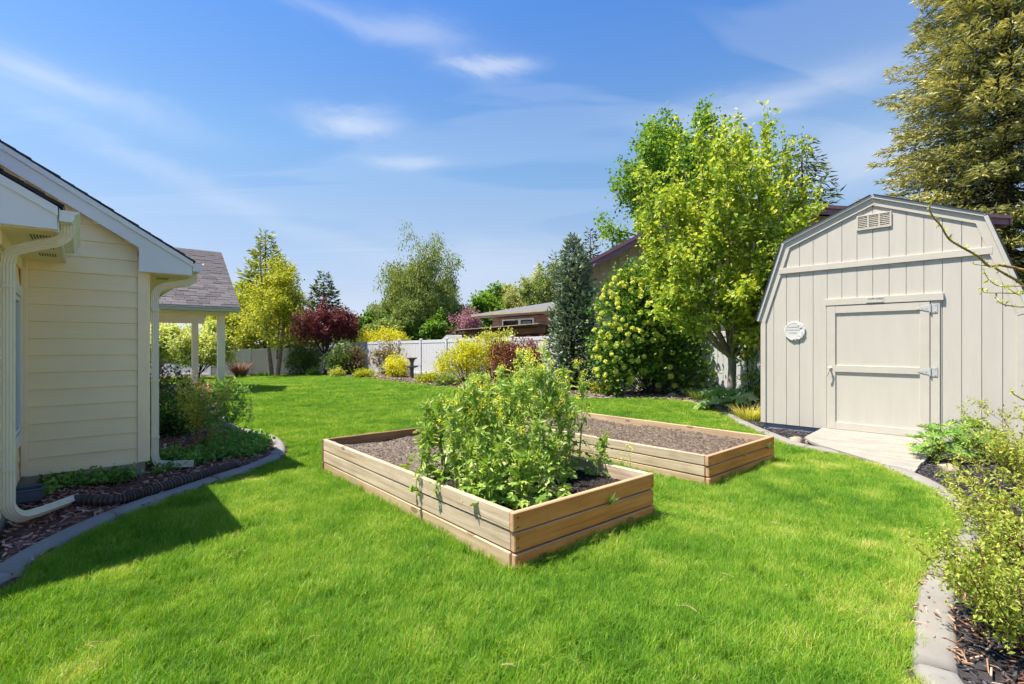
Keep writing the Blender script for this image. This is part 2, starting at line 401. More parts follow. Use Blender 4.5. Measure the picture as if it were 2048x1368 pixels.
LM = dict(
    mustard=m_leaf('mustard_leaf', [(.0, (.06, .14, .018)), (.45, (.17, .29, .04)), (.75, (.32, .41, .07)), (1, (.55, .57, .28))], .38, .42),  # palest stop paints the glossy highlights of the leaves
    mustard_stem=m_leaf('mustard_stem', [(0, (.14, .24, .05)), (1, (.30, .38, .10))], .15),
    yellow_flower=m_leaf('yellow_petal', [(0, (.50, .43, .03)), (.5, (.64, .56, .06)), (1, (.68, .64, .20))], .35),
    maple=m_leaf('fresh_yellow_green_leaf', [(0, (.09, .17, .015)), (.45, (.26, .36, .04)), (.75, (.44, .48, .07)), (1, (.64, .60, .18))], .45),
    green_tree=m_leaf('mid_green_leaf', [(0, (.03, .085, .010)), (.5, (.095, .20, .022)), (1, (.22, .34, .04))], .4),
    viburnum=m_leaf('dark_viburnum_leaf', [(0, (.022, .07, .012)), (.5, (.075, .17, .022)), (1, (.25, .36, .04))], .32),
    snowball=m_leaf('lime_snowball_flower', [(0, (.40, .46, .07)), (.5, (.58, .60, .15)), (1, (.70, .70, .30))], .3),
    blue_spruce=m_leaf('blue_spruce_needle', [(0, (.045, .075, .050)), (.5, (.14, .19, .125)), (1, (.32, .36, .24))], .12, .7),
    spruce=m_leaf('dark_spruce_needle', [(0, (.022, .045, .016)), (.5, (.075, .11, .03)), (1, (.22, .24, .06))], .12, .7),
    spruce_lit=m_leaf('sunlit_spruce_needle', [(0, (.045, .07, .018)), (.5, (.15, .19, .035)), (1, (.34, .36, .08))], .15, .7),  # lighter copy of the dark spruce needles, sunlight put into the colour
    pollen=m_leaf('tan_green_spruce_needle', [(0, (.035, .055, .022)), (.35, (.11, .135, .045)), (.7, (.32, .31, .11)), (1, (.52, .46, .20))], .18, .7),
    birch=m_leaf('chartreuse_birch_leaf', [(0, (.10, .15, .012)), (.5, (.30, .34, .028)), (1, (.50, .48, .07))], .45),
    weep=m_leaf('olive_birch_leaf', [(0, (.05, .085, .018)), (.5, (.14, .20, .04)), (1, (.28, .32, .09))], .4),
    willow=m_leaf('pale_variegated_leaf', [(0, (.17, .24, .05)), (.5, (.40, .45, .13)), (1, (.66, .66, .34))], .45),
    plum=m_leaf('purple_plum_leaf', [(0, (.035, .009, .014)), (.5, (.12, .025, .036)), (1, (.28, .07, .075))], .35),
    gold=m_leaf('golden_shrub_leaf', [(0, (.10, .15, .01)), (.4, (.33, .36, .02)), (.8, (.58, .53, .03)), (1, (.70, .62, .10))], .42),
    barberry=m_leaf('red_barberry_leaf', [(0, (.030, .012, .012)), (.5, (.12, .035, .028)), (1, (.32, .09, .05))], .35),
    shrub=m_leaf('dull_green_shrub_leaf', [(0, (.03, .06, .015)), (.5, (.09, .15, .03)), (1, (.24, .30, .07))], .35),
    boxwood=m_leaf('dark_boxwood_leaf', [(0, (.022, .06, .014)), (.5, (.065, .15, .025)), (1, (.16, .27, .05))], .3),
    bronze=m_leaf('bronze_purple_leaf', [(0, (.05, .035, .022)), (.5, (.15, .11, .055)), (1, (.30, .26, .11))], .35),
    redtip=m_leaf('red_tipped_grass_blade', [(0, (.10, .13, .03)), (.45, (.24, .13, .06)), (1, (.36, .13, .10))], .3),
    pink=m_leaf('pink_redbud_flower', [(0, (.14, .06, .10)), (.5, (.28, .13, .21)), (1, (.40, .24, .32))], .4),
    pale=m_leaf('pale_spring_leaf', [(0, (.14, .17, .05)), (.5, (.30, .33, .12)), (1, (.48, .48, .25))], .4),
    cover=m_leaf('ground_cover_leaf', [(0, (.045, .11, .022)), (.5, (.13, .26, .05)), (1, (.28, .40, .09))], .35),
    spirea=m_leaf('spirea_leaf', [(0, (.10, .16, .015)), (.45, (.28, .34, .045)), (.8, (.46, .45, .09)), (1, (.58, .46, .22))], .42),
    lupine=m_leaf('lupine_leaf', [(0, (.05, .14, .03)), (.5, (.15, .28, .05)), (1, (.36, .44, .10))], .35),
    rhubarb=m_leaf('rhubarb_leaf', [(0, (.05, .13, .02)), (.5, (.16, .28, .05)), (1, (.42, .48, .22))], .35, .4),
    azalea=m_leaf('yellow_orange_azalea_flower', [(0, (.45, .30, .03)), (.5, (.70, .50, .06)), (1, (.80, .66, .18))], .4),
    orange=m_leaf('orange_azalea_flower', [(0, (.55, .18, .04)), (.5, (.74, .32, .10)), (1, (.80, .50, .20))], .4),
    redflower=m_leaf('dark_red_flower', [(0, (.20, .01, .02)), (1, (.38, .04, .05))], .3),
    straw=m_leaf('dry_straw', [(0, (.22, .14, .06)), (.5, (.44, .33, .16)), (1, (.60, .50, .28))], .2),
)

# ------------------------------------------------------------------ ground, lawn, kerbs, planting beds
def V2(p): return (p[0], p[1])
# inner edge lines read off the photo, as points on the ground
K_LEFT = [(-3.0, -1.5), (-3.15, .6), (-3.27, 2.2)] + [V2(G(*p, .02)) for p in
          ((0, 1180), (61, 1132), (143, 1083), (225, 1044), (307, 1011), (380, 986), (450, 961), (511, 941), (556, 921), (571, 904), (558, 882), (527, 871), (482, 861), (455, 846), (450, 832), (434, 824))]
K_LEFT = catmull(K_LEFT, 6)
K_RIGHT = [V2(G(*p, .02)) for p in ((1416, 815), (1440, 826), (1475, 846), (1530, 870), (1590, 893), (1700, 914), (1767, 936), (1833, 965), (1887, 1001), (1922, 1036), (1925, 1064), (1904, 1089), (1875, 1112), (1848, 1160), (1834, 1205), (1831, 1271), (1842, 1368))] + [(1.85, 1.75), (2.05, .9), (2.5, -1.2)]
K_RIGHT = catmull(K_RIGHT, 6)
K_BACK = catmull([V2(G(*p)) for p in ((655, 751), (735, 757.5), (846, 771), (962, 780), (1033, 786), (1110, 794), (1187, 798), (1300, 799), (1370, 804), (1416, 815))], 6)

def gridded(name, poly, cell, mat, lift=.006, rough=0., seed=0, mound=None, bounds=None):
    """Sheet over the terrain, cut to an outline."""
    P = np.array(poly)[:, :2]; lo, hi = P.min(0), P.max(0)
    nx = max(2, int((hi[0] - lo[0]) / cell) + 2); ny = max(2, int((hi[1] - lo[1]) / cell) + 2)
    gx = lo[0] + np.arange(nx) * cell; gy = lo[1] + np.arange(ny) * cell
    X, Y = np.meshgrid(gx, gy, indexing='ij'); C = np.stack([X[:-1, :-1] + cell / 2, Y[:-1, :-1] + cell / 2], -1).reshape(-1, 2)
    ok = inside(C, P).reshape(nx - 1, ny - 1)
    i, j = np.where(ok); Q = np.stack([i * ny + j, (i + 1) * ny + j, (i + 1) * ny + j + 1, i * ny + j + 1], 1)
    Z = gz(X, Y) + lift; r = np.random.default_rng(seed)
    if rough: Z = Z + r.normal(0, rough, Z.shape)
    if mound is not None: Z = Z + mound(X, Y)
    V = np.stack([X, Y, Z], -1).reshape(-1, 3); used = np.unique(Q); re = np.full(len(V), -1); re[used] = np.arange(len(used))
    me = new_mesh(name, V[used], [re[Q]], r.random(len(used)), True)
    return link(name, me, mat)

t = MT('bare_earth_and_far_grass')
n = t.noise(t.coord((1, 1, 1), 'World'), .6, 5); n2 = t.noise(t.coord((1, 1, 1), 'World'), 9, 5, .65)
M['earth'] = t.principled(t.mix(t.math('MULTIPLY', n2, .6), t.ramp(n, [(.35, (.10, .085, .05)), (.65, (.07, .10, .03))]), (.13, .10, .07)), .95, t.bump(n2, .6, .03), spec=.1)
xs = np.unique(np.concatenate([np.linspace(-160, -26, 20), np.linspace(-26, 26, 110), np.linspace(26, 160, 20)]))
ys = np.unique(np.concatenate([np.linspace(-30, -2, 8), np.linspace(-2, 40, 90), np.linspace(40, 420, 30)]))
X, Y = np.meshgrid(xs, ys, indexing='ij'); nx, ny = X.shape
i, j = np.meshgrid(np.arange(nx - 1), np.arange(ny - 1), indexing='ij')
Q = np.stack([i * ny + j, (i + 1) * ny + j, (i + 1) * ny + j + 1, i * ny + j + 1], -1).reshape(-1, 4)
tag(link('ground', new_mesh('ground', np.stack([X, Y, gz(X, Y) - .02], -1).reshape(-1, 3), [Q], None, True), M['earth']), kind='structure')

patio_c = G(442, 788)
LEFT_FAR = [(-9.2, 14.0), (-8.75, 15.3), (-9.3, 16.6), (-11.6, 19.2), (-15.5, 20.5), (-23, 22), (-24, 30.2), (-17.6, 30.4), (-15.0, 31.0), (-12.6, 31.6)]
LAWN = [tuple(p) for p in K_LEFT] + [V2(G(436, 812)), V2(G(447, 796))] + LEFT_FAR + [tuple(p) for p in K_BACK] + [tuple(p) for p in K_RIGHT]
t = MT('lawn_thatch')
w = t.coord((1, 1, 1), 'World'); n = t.noise(w, 55, 3, .7); nb = t.noise(w, 1.4, 4)
c = t.ramp(n, [(.3, (.03, .06, .010)), (.55, (.06, .11, .016)), (.8, (.12, .14, .04))]); c = t.mix(t.math('MULTIPLY', nb, .5), c, (.06, .10, .02))
M['thatch'] = t.principled(c, .95, t.bump(n, .7, .02), spec=.1)
tag(gridded('lawn', LAWN, .14, M['thatch'], .004), kind='structure')

# --- grass: clumps of real blades, scattered over the lawn
def blade_clump(n, rad, h, w, seed, segs=3, lean=.55):
    r = np.random.default_rng(seed); a = r.random(n) * 6.283; q = np.sqrt(r.random(n)) * rad
    base = np.stack([q * np.cos(a), q * np.sin(a), np.zeros(n)], 1)
    az = r.normal(.6, 1.3, n); ln = np.abs(r.normal(0, lean, n)) + .12; H = h * r.uniform(.6, 1.25, n); W = w * r.uniform(.7, 1.3, n)
    d = np.stack([np.cos(az), np.sin(az), 0 * az], 1); side = np.stack([-np.sin(az), np.cos(az), 0 * az], 1)
    tw = r.normal(0, .8, n); side = side * np.cos(tw)[:, None] + d * np.sin(tw)[:, None]
    V, Fq, Ft = [], [], []
    for k in range(segs + 1):
        u = k / segs; c = base + d * (ln * H * u ** 1.8)[:, None] + np.array([0, 0, 1]) * (H * (u - .28 * ln * u ** 2.2))[:, None]
        wd = W * (1 - .75 * u)
        if k < segs: V += [c - side * wd[:, None] / 2, c + side * wd[:, None] / 2]
        else: V += [c]
    VV = np.vstack(V); idx = np.arange(n)
    for k in range(segs - 1):
        Fq.append(np.stack([idx + 2 * k * n, idx + (2 * k + 1) * n, idx + (2 * k + 3) * n, idx + (2 * k + 2) * n], 1))
    k = segs - 1; Ft = np.stack([idx + 2 * k * n, idx + (2 * k + 1) * n, idx + 2 * segs * n], 1)
    tone = np.clip(r.normal(.45, .20, n), 0, .86); dry = r.random(n) < .035; tone[dry] = 1.0
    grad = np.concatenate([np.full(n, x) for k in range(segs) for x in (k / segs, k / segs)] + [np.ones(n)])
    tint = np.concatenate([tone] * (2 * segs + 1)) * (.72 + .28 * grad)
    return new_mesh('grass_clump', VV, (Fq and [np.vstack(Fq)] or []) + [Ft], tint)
t = MT('grass_blade')
f = t.math('ADD', t.attr(), t.math('MULTIPLY', t.math('SUBTRACT', t.rand(), .5), .22))
w = t.coord((1, 1, 1), 'World'); big = t.noise(w, .75, 3, .6, .4); med = t.noise(w, 3.2, 4, .65)
f = t.math('ADD', f, t.math('ADD', t.math('MULTIPLY', t.math('SUBTRACT', big, .5), .95), t.math('MULTIPLY', t.math('SUBTRACT', med, .5), 1.0)))
at_ = t.N('ShaderNodeAttribute', attribute_name='dry', attribute_type='INSTANCER'); f = t.math('ADD', f, at_.outputs['Fac']); pat = t.noise(w, 2.1, 5, .7, .5); f = t.math('ADD', f, t.math('MULTIPLY', t.math('MAXIMUM', t.math('SUBTRACT', pat, .60), 0), 1.2))
c = t.ramp(f, [(.0, (.075, .205, .014)), (.36, (.165, .36, .022)), (.66, (.30, .475, .034)), (.88, (.52, .56, .085)), (1, (.70, .62, .26))])
p = t.N('ShaderNodeBsdfPrincipled'); t.set(p, Base_Color=c, Roughness=.5); p.inputs['Specular IOR Level'].default_value = .3
tr = t.N('ShaderNodeBsdfTranslucent'); t.set(tr, Color=t.mix(1.0, c, (1.2, 1.15, .5), 'MULTIPLY'))
mx = t.N('ShaderNodeMixShader'); mx.inputs[0].default_value = .42
t.L(p.outputs[0], mx.inputs[1]); t.L(tr.outputs[0], mx.inputs[2]); t.L(mx.outputs[0], t.out.inputs[0]); M['blade'] = t.m
def hidden_collection(name, meshes, mat):
    c = bpy.data.collections.new(name)
    for k, me in enumerate(meshes):
        if not len(me.materials): me.materials.append(mat)
        c.objects.link(bpy.data.objects.new('%s_%d' % (name, k), me))
    return c
def scatter_object(name, P, rotz, tilt, scale, coll, dry=None):
    """Points with rotation/scale, dressed with pieces of a collection by geometry nodes (ground cover only)."""
    me = bpy.data.meshes.new(name); me.vertices.add(len(P)); me.vertices.foreach_set('co', np.ascontiguousarray(P, np.float32).ravel())
    rot = np.stack([tilt[:, 0], tilt[:, 1], rotz], 1).astype(np.float32)
    a = me.attributes.new('rot', 'FLOAT_VECTOR', 'POINT'); a.data.foreach_set('vector', rot.ravel())
    a = me.attributes.new('siz', 'FLOAT', 'POINT'); a.data.foreach_set('value', scale.astype(np.float32))
    if dry is not None: a = me.attributes.new('dry', 'FLOAT', 'POINT'); a.data.foreach_set('value', dry.astype(np.float32))
    o = link(name, me)
    ng = bpy.data.node_groups.new(name + '_scatter', 'GeometryNodeTree')
    ng.interface.new_socket('Geometry', in_out='INPUT', socket_type='NodeSocketGeometry'); ng.interface.new_socket('Geometry', in_out='OUTPUT', socket_type='NodeSocketGeometry')
    N = ng.nodes.new; K = ng.links.new
    gi, go = N('NodeGroupInput'), N('NodeGroupOutput'); ci = N('GeometryNodeCollectionInfo'); ci.inputs['Collection'].default_value = coll
    ci.inputs['Separate Children'].default_value = True; ci.inputs['Reset Children'].default_value = True
    ip = N('GeometryNodeInstanceOnPoints'); ip.inputs['Pick Instance'].default_value = True
    ra = N('GeometryNodeInputNamedAttribute'); ra.data_type = 'FLOAT_VECTOR'; ra.inputs['Name'].default_value = 'rot'
    sa = N('GeometryNodeInputNamedAttribute'); sa.data_type = 'FLOAT'; sa.inputs['Name'].default_value = 'siz'
    K(gi.outputs[0], ip.inputs['Points']); K(ci.outputs[0], ip.inputs['Instance']); K(ra.outputs['Attribute'], ip.inputs['Rotation']); K(sa.outputs['Attribute'], ip.inputs['Scale']); K(ip.outputs[0], go.inputs[0])
    md = o.modifiers.new('scatter', 'NODES'); md.node_group = ng
    return o
BED_A = math.radians(40.5)
BED1 = dict(o=(0.016, 3.29), a=math.radians(40.5), L=3.46, W=1.58, h=.405)
BED2 = dict(o=(2.05, 5.26), a=math.radians(42.0), L=3.46, W=1.72, h=.345)
def bed_xy(b, u, v): return (b['o'][0] + u * math.cos(b['a']) - v * math.sin(b['a']), b['o'][1] + u * math.sin(b['a']) + v * math.cos(b['a']))
def bed_quad(b, m=0): return [bed_xy(b, *q) for q in ((-m, -m), (b['W'] + m, -m), (b['W'] + m, b['L'] + m), (-m, b['L'] + m))]
def in_lawn(P, m=0):
    return inside(P, LAWN) & ~inside(P, bed_quad(BED1, m)) & ~inside(P, bed_quad(BED2, m))
def lawn_points(y0, y1, x0, x1, dens, seed, cone=True):
    r = np.random.default_rng(seed); n = int((y1 - y0) * (x1 - x0) * dens); P = np.stack([r.uniform(x0, x1, n), r.uniform(y0, y1, n)], 1)
    if cone: P = P[np.abs(P[:, 0]) < 1.22 * P[:, 1] + 1.6]
    return P[in_lawn(P)]
_rp = np.random.default_rng(17); DRY = [(*p, _rp.uniform(.06, .20), _rp.uniform(.15, .48)) for p in lawn_points(1.8, 10, -6, 6, 1.3, 55)]
def dry_map(P):
    """Straw-coloured spots, and the thin strip along the right-hand kerb."""
    o = np.zeros(len(P))
    for x, y, q, a in DRY: o = np.maximum(o, a * np.exp(-((P[:, 0] - x) ** 2 + (P[:, 1] - y) ** 2) / (q * q)))
    for line, wd, am in ((K_RIGHT, .20, .28), (K_LEFT, .08, .2), (K_BACK, .3, .25)):
        L = np.array(line)[::2]; dm = np.full(len(P), 9.)
        for p in L: dm = np.minimum(dm, np.hypot(P[:, 0] - p[0], P[:, 1] - p[1]))
        o = np.maximum(o, am * np.exp(-(dm / wd) ** 2))
    return o
def put_grass(name, label, P, meshes, seed, smin=.8, smax=1.25):
    r = np.random.default_rng(seed); n = len(P)
    nz = np.array([mnoise.noise((p[0] * 1.7, p[1] * 1.7, 3.1)) for p in P]) if n < 60000 else 0
    s = r.uniform(smin, smax, n) * (1 + .35 * nz)
    Z = gz(P[:, 0], P[:, 1]) + .004
    o = scatter_object(name, np.column_stack([P, Z]), r.uniform(-.9, .9, n), r.normal(0, .10, (n, 2)), s, hidden_collection(name + '_clump', meshes, M['blade']), dry_map(P))
    return tag(o, label, 'grass', kind='stuff')
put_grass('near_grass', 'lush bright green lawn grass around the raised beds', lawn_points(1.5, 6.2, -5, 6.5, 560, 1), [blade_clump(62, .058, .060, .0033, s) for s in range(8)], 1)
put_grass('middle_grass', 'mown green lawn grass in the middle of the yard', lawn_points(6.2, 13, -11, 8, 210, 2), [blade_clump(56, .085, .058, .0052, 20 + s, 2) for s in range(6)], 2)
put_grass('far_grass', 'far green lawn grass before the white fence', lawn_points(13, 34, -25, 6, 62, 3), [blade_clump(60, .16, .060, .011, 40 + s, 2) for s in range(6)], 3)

def rim_points(b, seed):
    r = np.random.default_rng(seed); n = 520; s = r.random(n); side = r.integers(0, 4, n); o = .012 + .035 * r.random(n)
    u = np.where(side == 0, -o, np.where(side == 1, b['W'] + o, s * b['W'])); v = np.where(side < 2, s * b['L'], np.where(side == 2, -o, b['L'] + o))
    return np.array([bed_xy(b, a, c) for a, c in zip(u, v)])
put_grass('edge_grass', 'longer grass tufts left unmown against the raised bed boards', np.vstack([rim_points(BED1, 5), rim_points(BED2, 6)]), [blade_clump(26, .03, .085, .0036, 70 + s, 3, .35) for s in range(5)], 8, .7, 1.35)

# --- kerbs: cast concrete edging in lengths with joints
def kerb(name, line, width, hgt, seglen=1.15, side=1, skip=()):
    L = np.array(line); d = np.concatenate([[0], np.cumsum(np.linalg.norm(np.diff(L, axis=0), axis=1))])
    root = bpy.data.objects.new(name, None); COL.objects.link(root); tag(root, kind='structure')
    n = max(1, int(d[-1] / seglen)); r = np.random.default_rng(len(L))
    TT = np.gradient(L, d + np.arange(len(d)) * 1e-6, axis=0); TT /= np.linalg.norm(TT, axis=1)[:, None]
    for s in range(n):
        a, b = d[-1] * s / n + .004, d[-1] * (s + 1) / n - .004
        q = np.linspace(a, b, 12); x = np.interp(q, d, L[:, 0]); y = np.interp(q, d, L[:, 1])
        T = np.stack([np.interp(q, d, TT[:, 0]), np.interp(q, d, TT[:, 1])], 1); T /= np.linalg.norm(T, axis=1)[:, None]; Nn = np.stack([-T[:, 1], T[:, 0]], 1) * side
        dz = r.normal(0, .0015)
        prof = [(-.012, -.06), (-.006, hgt * .55), (.018, hgt * .93), (.045, hgt), (width - .045, hgt), (width - .015, hgt * .9), (width, hgt * .5), (width + .004, -.06)]
        V = np.array([[x[i] + Nn[i, 0] * p, y[i] + Nn[i, 1] * p, float(gz(x[i], y[i])) + h + dz + r.normal(0, .0012)] for i in range(12) for p, h in prof]); k = len(prof)
        F4 = [[i * k + j, i * k + j + 1, (i + 1) * k + j + 1, (i + 1) * k + j] for i in range(11) for j in range(k - 1)]
        mb = MB(); mb.add(V, F4, [list(range(k))], [[11 * k + j for j in range(k)][::-1]])
        o = mb.build('kerb_length', M['concrete'], root, True)
    return root
kerb('garden_kerb', K_LEFT, .15, .085, side=1)
kerb('garden_kerb', K_RIGHT, .165, .06, side=1)
kerb('garden_kerb', K_BACK, .12, .05, 2.2, side=1)

# --- planting beds (sheets), bark chips and soil crumbs (stuff)
HA = math.radians(40.3); HB = np.array([math.cos(HA), math.sin(HA)]); HAv = np.array([-math.sin(HA), math.cos(HA)])
HC = np.array(V2(G(296, 922, .2)))                                            # corner of the house wall
def hxy(u, v): return tuple(HC + u * HB + v * HAv)
M['mulch_red'] = m_soil('red_brown_bark_mulch', [(.3, (.055, .028, .022)), (.5, (.13, .065, .05)), (.75, (.24, .135, .105))], 40)
M['mulch_dark'] = m_soil('dark_grey_bark_mulch', [(.3, (.018, .016, .017)), (.5, (.045, .04, .042)), (.75, (.11, .10, .10))], 40)
M['soil'] = m_soil('grey_brown_dry_soil', [(.3, (.085, .060, .043)), (.5, (.18, .135, .10)), (.75, (.29, .23, .18))], 60)
M['soil_wet'] = m_soil('dark_moist_soil', [(.3, (.012, .009, .008)), (.5, (.04, .03, .026)), (.75, (.13, .11, .10))], 45)
M['soil_bed'] = m_soil('brown_border_soil', [(.3, (.07, .05, .036)), (.5, (.15, .11, .08)), (.75, (.25, .19, .14))], 25)
MULCH_L = [tuple(p) for p in K_LEFT[8:]] + [V2(G(436, 812)), hxy(2.2, 9.5), hxy(-1.0, 9.5), hxy(-1.0, 0), hxy(-1.05, -8)]
mound = lambda X, Y: .055 * np.clip(np.sin(X * 1.9) * np.cos(Y * 1.3) + .6, 0, 1.5)
MULCH_L = [tuple(p) for p in K_LEFT] + [V2(G(436, 812)), hxy(2.2, 9.5), hxy(-1.0, 9.5), hxy(-1.0, 0), hxy(-1.05, -9)]
tag(gridded('mulch_ground', MULCH_L, .09, M['mulch_red'], .05, .006, 3), kind='structure')
SHA = math.radians(43.0)
S0 = np.array(V2(G(1523, 845, .12))); SU = np.array([math.sin(SHA), -math.cos(SHA)]); SN = np.array([math.cos(SHA), math.sin(SHA)])
def sxy(s, t): return tuple(S0 + s * SU + t * SN)
MULCH_R = [tuple(p) for p in K_RIGHT] + [(9, -1), (9, 6), sxy(3.4, .3), sxy(-.1, .3), sxy(-.6, 1.2)]
tag(gridded('mulch_ground', MULCH_R, .09, M['mulch_dark'], .03, .006, 4), kind='structure')
BORDER = [tuple(p) for p in K_BACK] + [sxy(-.6, 1.2), (7.5, 12.0), (-12.0, 34.2)]
tag(gridded('planting_soil', BORDER, .16, M['soil_bed'], .05, .02, 5), kind='structure')
BORDER2 = [(-24, 30.1), (-17.6, 30.3), (-15.0, 30.9), (-12.6, 31.5), V2(K_BACK[0]), (-12.2, 34), (-18, 32.4), (-24, 31.8)]
tag(gridded('planting_soil', BORDER2, .2, M['soil_bed'], .03, .015, 6), kind='structure')
def chips(name, label, cat, poly, n, L, W, T, mat, seed, z0, keep=None):
    r = np.random.default_rng(seed); P0 = np.array(poly)[:, :2]; lo, hi = P0.min(0), P0.max(0)
    P = r.uniform(lo, hi, (n * 4, 2)); P = P[inside(P, P0)]
    if keep is not None: P = P[keep(P)]
    P = P[:n]; n = len(P)
    base = np.array([[x, y, z] for x in (-1, 1) for y in (-1, 1) for z in (-1, 1)]) * .5
    base = base * np.array([1, 1, 1]); base[:, 1] *= (1 - .5 * np.abs(base[:, 0] + .2))
    sz = np.stack([L * r.uniform(.4, 1.5, n), W * r.uniform(.5, 1.4, n), T * r.uniform(.6, 1.6, n)], 1)
    V = base[None] * sz[:, None]; a = r.random(n) * 6.283; ti = r.normal(0, .28, n)
    ct, st = np.cos(ti)[:, None], np.sin(ti)[:, None]; x, z = V[..., 0] * ct - V[..., 2] * st, V[..., 0] * st + V[..., 2] * ct
    ca, sa = np.cos(a)[:, None], np.sin(a)[:, None]; X = x * ca - V[..., 1] * sa + P[:, :1]; Y = x * sa + V[..., 1] * ca + P[:, 1:]
    Z = z + (gz(P[:, 0], P[:, 1]) + z0 + r.uniform(0, .014, n))[:, None]
    q = np.array([[0, 1, 3, 2], [4, 6, 7, 5], [0, 4, 5, 1], [2, 3, 7, 6], [0, 2, 6, 4], [1, 5, 7, 3]])
    me = new_mesh(name, np.stack([X, Y, Z], -1).reshape(-1, 3), [(q[None] + (np.arange(n) * 8)[:, None, None]).reshape(-1, 4)], np.repeat(r.random(n), 8))
    return tag(link(name, me, mat), label, cat, kind='stuff')
M['chip_red'] = m_leaf('red_bark_chip', [(0, (.10, .042, .030)), (.5, (.25, .115, .08)), (.85, (.38, .20, .15)), (1, (.46, .32, .25))], 0, .9)
M['chip_dark'] = m_leaf('dark_bark_chip', [(0, (.014, .013, .014)), (.5, (.045, .04, .042)), (.85, (.11, .10, .105)), (1, (.20, .18, .18))], 0, .8)
chips('bark_mulch', 'reddish brown bark chips beside the cream house wall', 'mulch', MULCH_L, 15000, .055, .017, .006, M['chip_red'], 1, .052, keep=lambda P: (P[:, 1] < 9) & (P[:, 1] > 1.8) & (np.abs(P[:, 0]) < 1.25 * P[:, 1] + .5))
chips('bark_mulch', 'loose reddish bark chips in the near left corner by the downspout', 'mulch', MULCH_L, 9000, .045, .014, .005, M['chip_red'], 7, .055, keep=lambda P: (P[:, 1] < 4.9) & (P[:, 1] > 2.0) & (np.abs(P[:, 0]) < 1.25 * P[:, 1] + .3))
chips('bark_mulch', 'dark grey bark chips along the kerb by the shed', 'mulch', MULCH_R, 13000, .055, .014, .005, M['chip_dark'], 2, .03, keep=lambda P: (P[:, 1] > 1.5) & (P[:, 0] < 1.2 * P[:, 1] + .5))
chips('soil_crumbs', 'brown earth crumbs and bark bits in the border before the fence', 'soil', BORDER, 5000, .09, .05, .025, m_leaf('border_crumb', [(0, (.05, .036, .026)), (.5, (.15, .11, .08)), (1, (.30, .22, .16))], 0, .9), 3, .05)

chips('twig_litter', 'brown twig and leaf litter under the spirea at the right kerb', 'litter', MULCH_R, 12000, .05, .009, .004, m_leaf('dead_twig', [(0, (.08, .034, .022)), (.5, (.22, .105, .065)), (1, (.42, .29, .19))], 0, .9), 9, .045, keep=lambda P: (P[:, 1] > 1.5) & (P[:, 1] < 3.9) & (P[:, 0] > 2.05 + .25 * np.maximum(P[:, 1] - 2.6, 0)) & (P[:, 0] < 1.2 * P[:, 1] + .4))

# ------------------------------------------------------------------ the pale yellow house (x: right along the gable wall, y: back, z: up)
def shingle_field(parent, mat, o, du, dv, nrm, W, H, tw, exp, th=.014, name='shingle', cut=None, seed=0, limit=300):
    """Overlapping shingles, each a piece of its own, from the eave up; du along the eave, dv up the slope."""
    o, du, dv, nrm = (np.array(q, float) for q in (o, du, dv, nrm)); r = np.random.default_rng(seed); n = 0; extra = MB()
    R = Matrix((tuple(du), tuple(dv), tuple(nrm))).transposed().to_euler()
    rows = int(H / exp)
    for k in range(rows):
        x = -(.5 * tw if k % 2 else 0.)
        while x < W:
            w = tw * r.choice((.7, 1.0, 1.3)); a, b = max(x, 0), min(x + w, W); x += w
            if b - a < .03: continue
            if cut is not None:
                lo, hi = cut((k + .5) * exp); a, b = max(a, lo), min(b, hi)
                if b - a < .03: continue
            c = o + du * (a + b) / 2 + dv * (k * exp + exp * .62) + nrm * (th * .9 + r.choice((0, .004, .007)))
            c = c - nrm * .004
            Rt = Matrix((tuple(du), tuple(dv), tuple(nrm))).transposed() @ Matrix.Rotation(-.035, 3, 'X')
            if n < limit:
                piece(name, (round((b - a) - .006, 2), exp * 1.3, th), c, mat, parent, Rt.to_euler(), 0); n += 1
            else: extra.box(c, ((b - a) - .006, exp * 1.3, th), Rt)
    if extra.n: tag(extra.build(name + '_rows', mat, parent), kind='stuff')

house = thing('house', 'pale yellow lap-sided house with white fascia and dark shingle roof edge', 'house', (HC[0], HC[1], 0), HA)
SB = .2                                             # bottom of the siding
# foundation
mb = MB(); mb.box((-3.5, .10, .05), (7.0 - .05, .2, .36)); mb.build('foundation', M['found'], house)
mb = MB(); mb.box((-1.13, -.86, .05), (.16, 1.7, .36)); mb.build('foundation', M['found'], house)
# wall cores (behind the boards)
mb = MB(); mb.prism([(-6.6, .2), (-.03, .2), (-.03, 2.52), (-5.2, 5.6), (-6.6, 5.6)], 1, .03, .2); mb.build('wall', M['siding'], house)
mb = MB(); mb.box((-.06, 4.9, 1.2), (.06, 9.4, 2.3)); mb.build('wall', M['siding'], house)
mb = MB(); mb.box((-1.1, -.85, 1.3), (.1, 1.7, 2.2)); mb.build('wall', M['siding'], house)
mb = MB(); mb.box((-3.9, -1.66, 1.5), (5.4, .1, 2.6)); mb.build('wall', M['siding'], house)
PIT = .62
# gable wall boards, exposure 0.17, each lapping the one below
ex = .172; k = 0; z = SB
while z < 4.2:
    x1 = -.115 if z + ex < 2.36 else -.115
    top = 2.45 + .4 * PIT
    xr = min(-.095, (2.36 - (z + ex * .5)) / PIT + .34) if z > 2.2 else -.095
    xl = -1.0 if z < 2.3 else -2.6
    if xr - xl > .1:
        piece('siding_board', (round(xr - xl, 3), .014, ex + .022), ((xr + xl) / 2, .006, z + ex / 2), M['siding'], house, (math.radians(-4.6), 0, 0), .002)
    z += ex
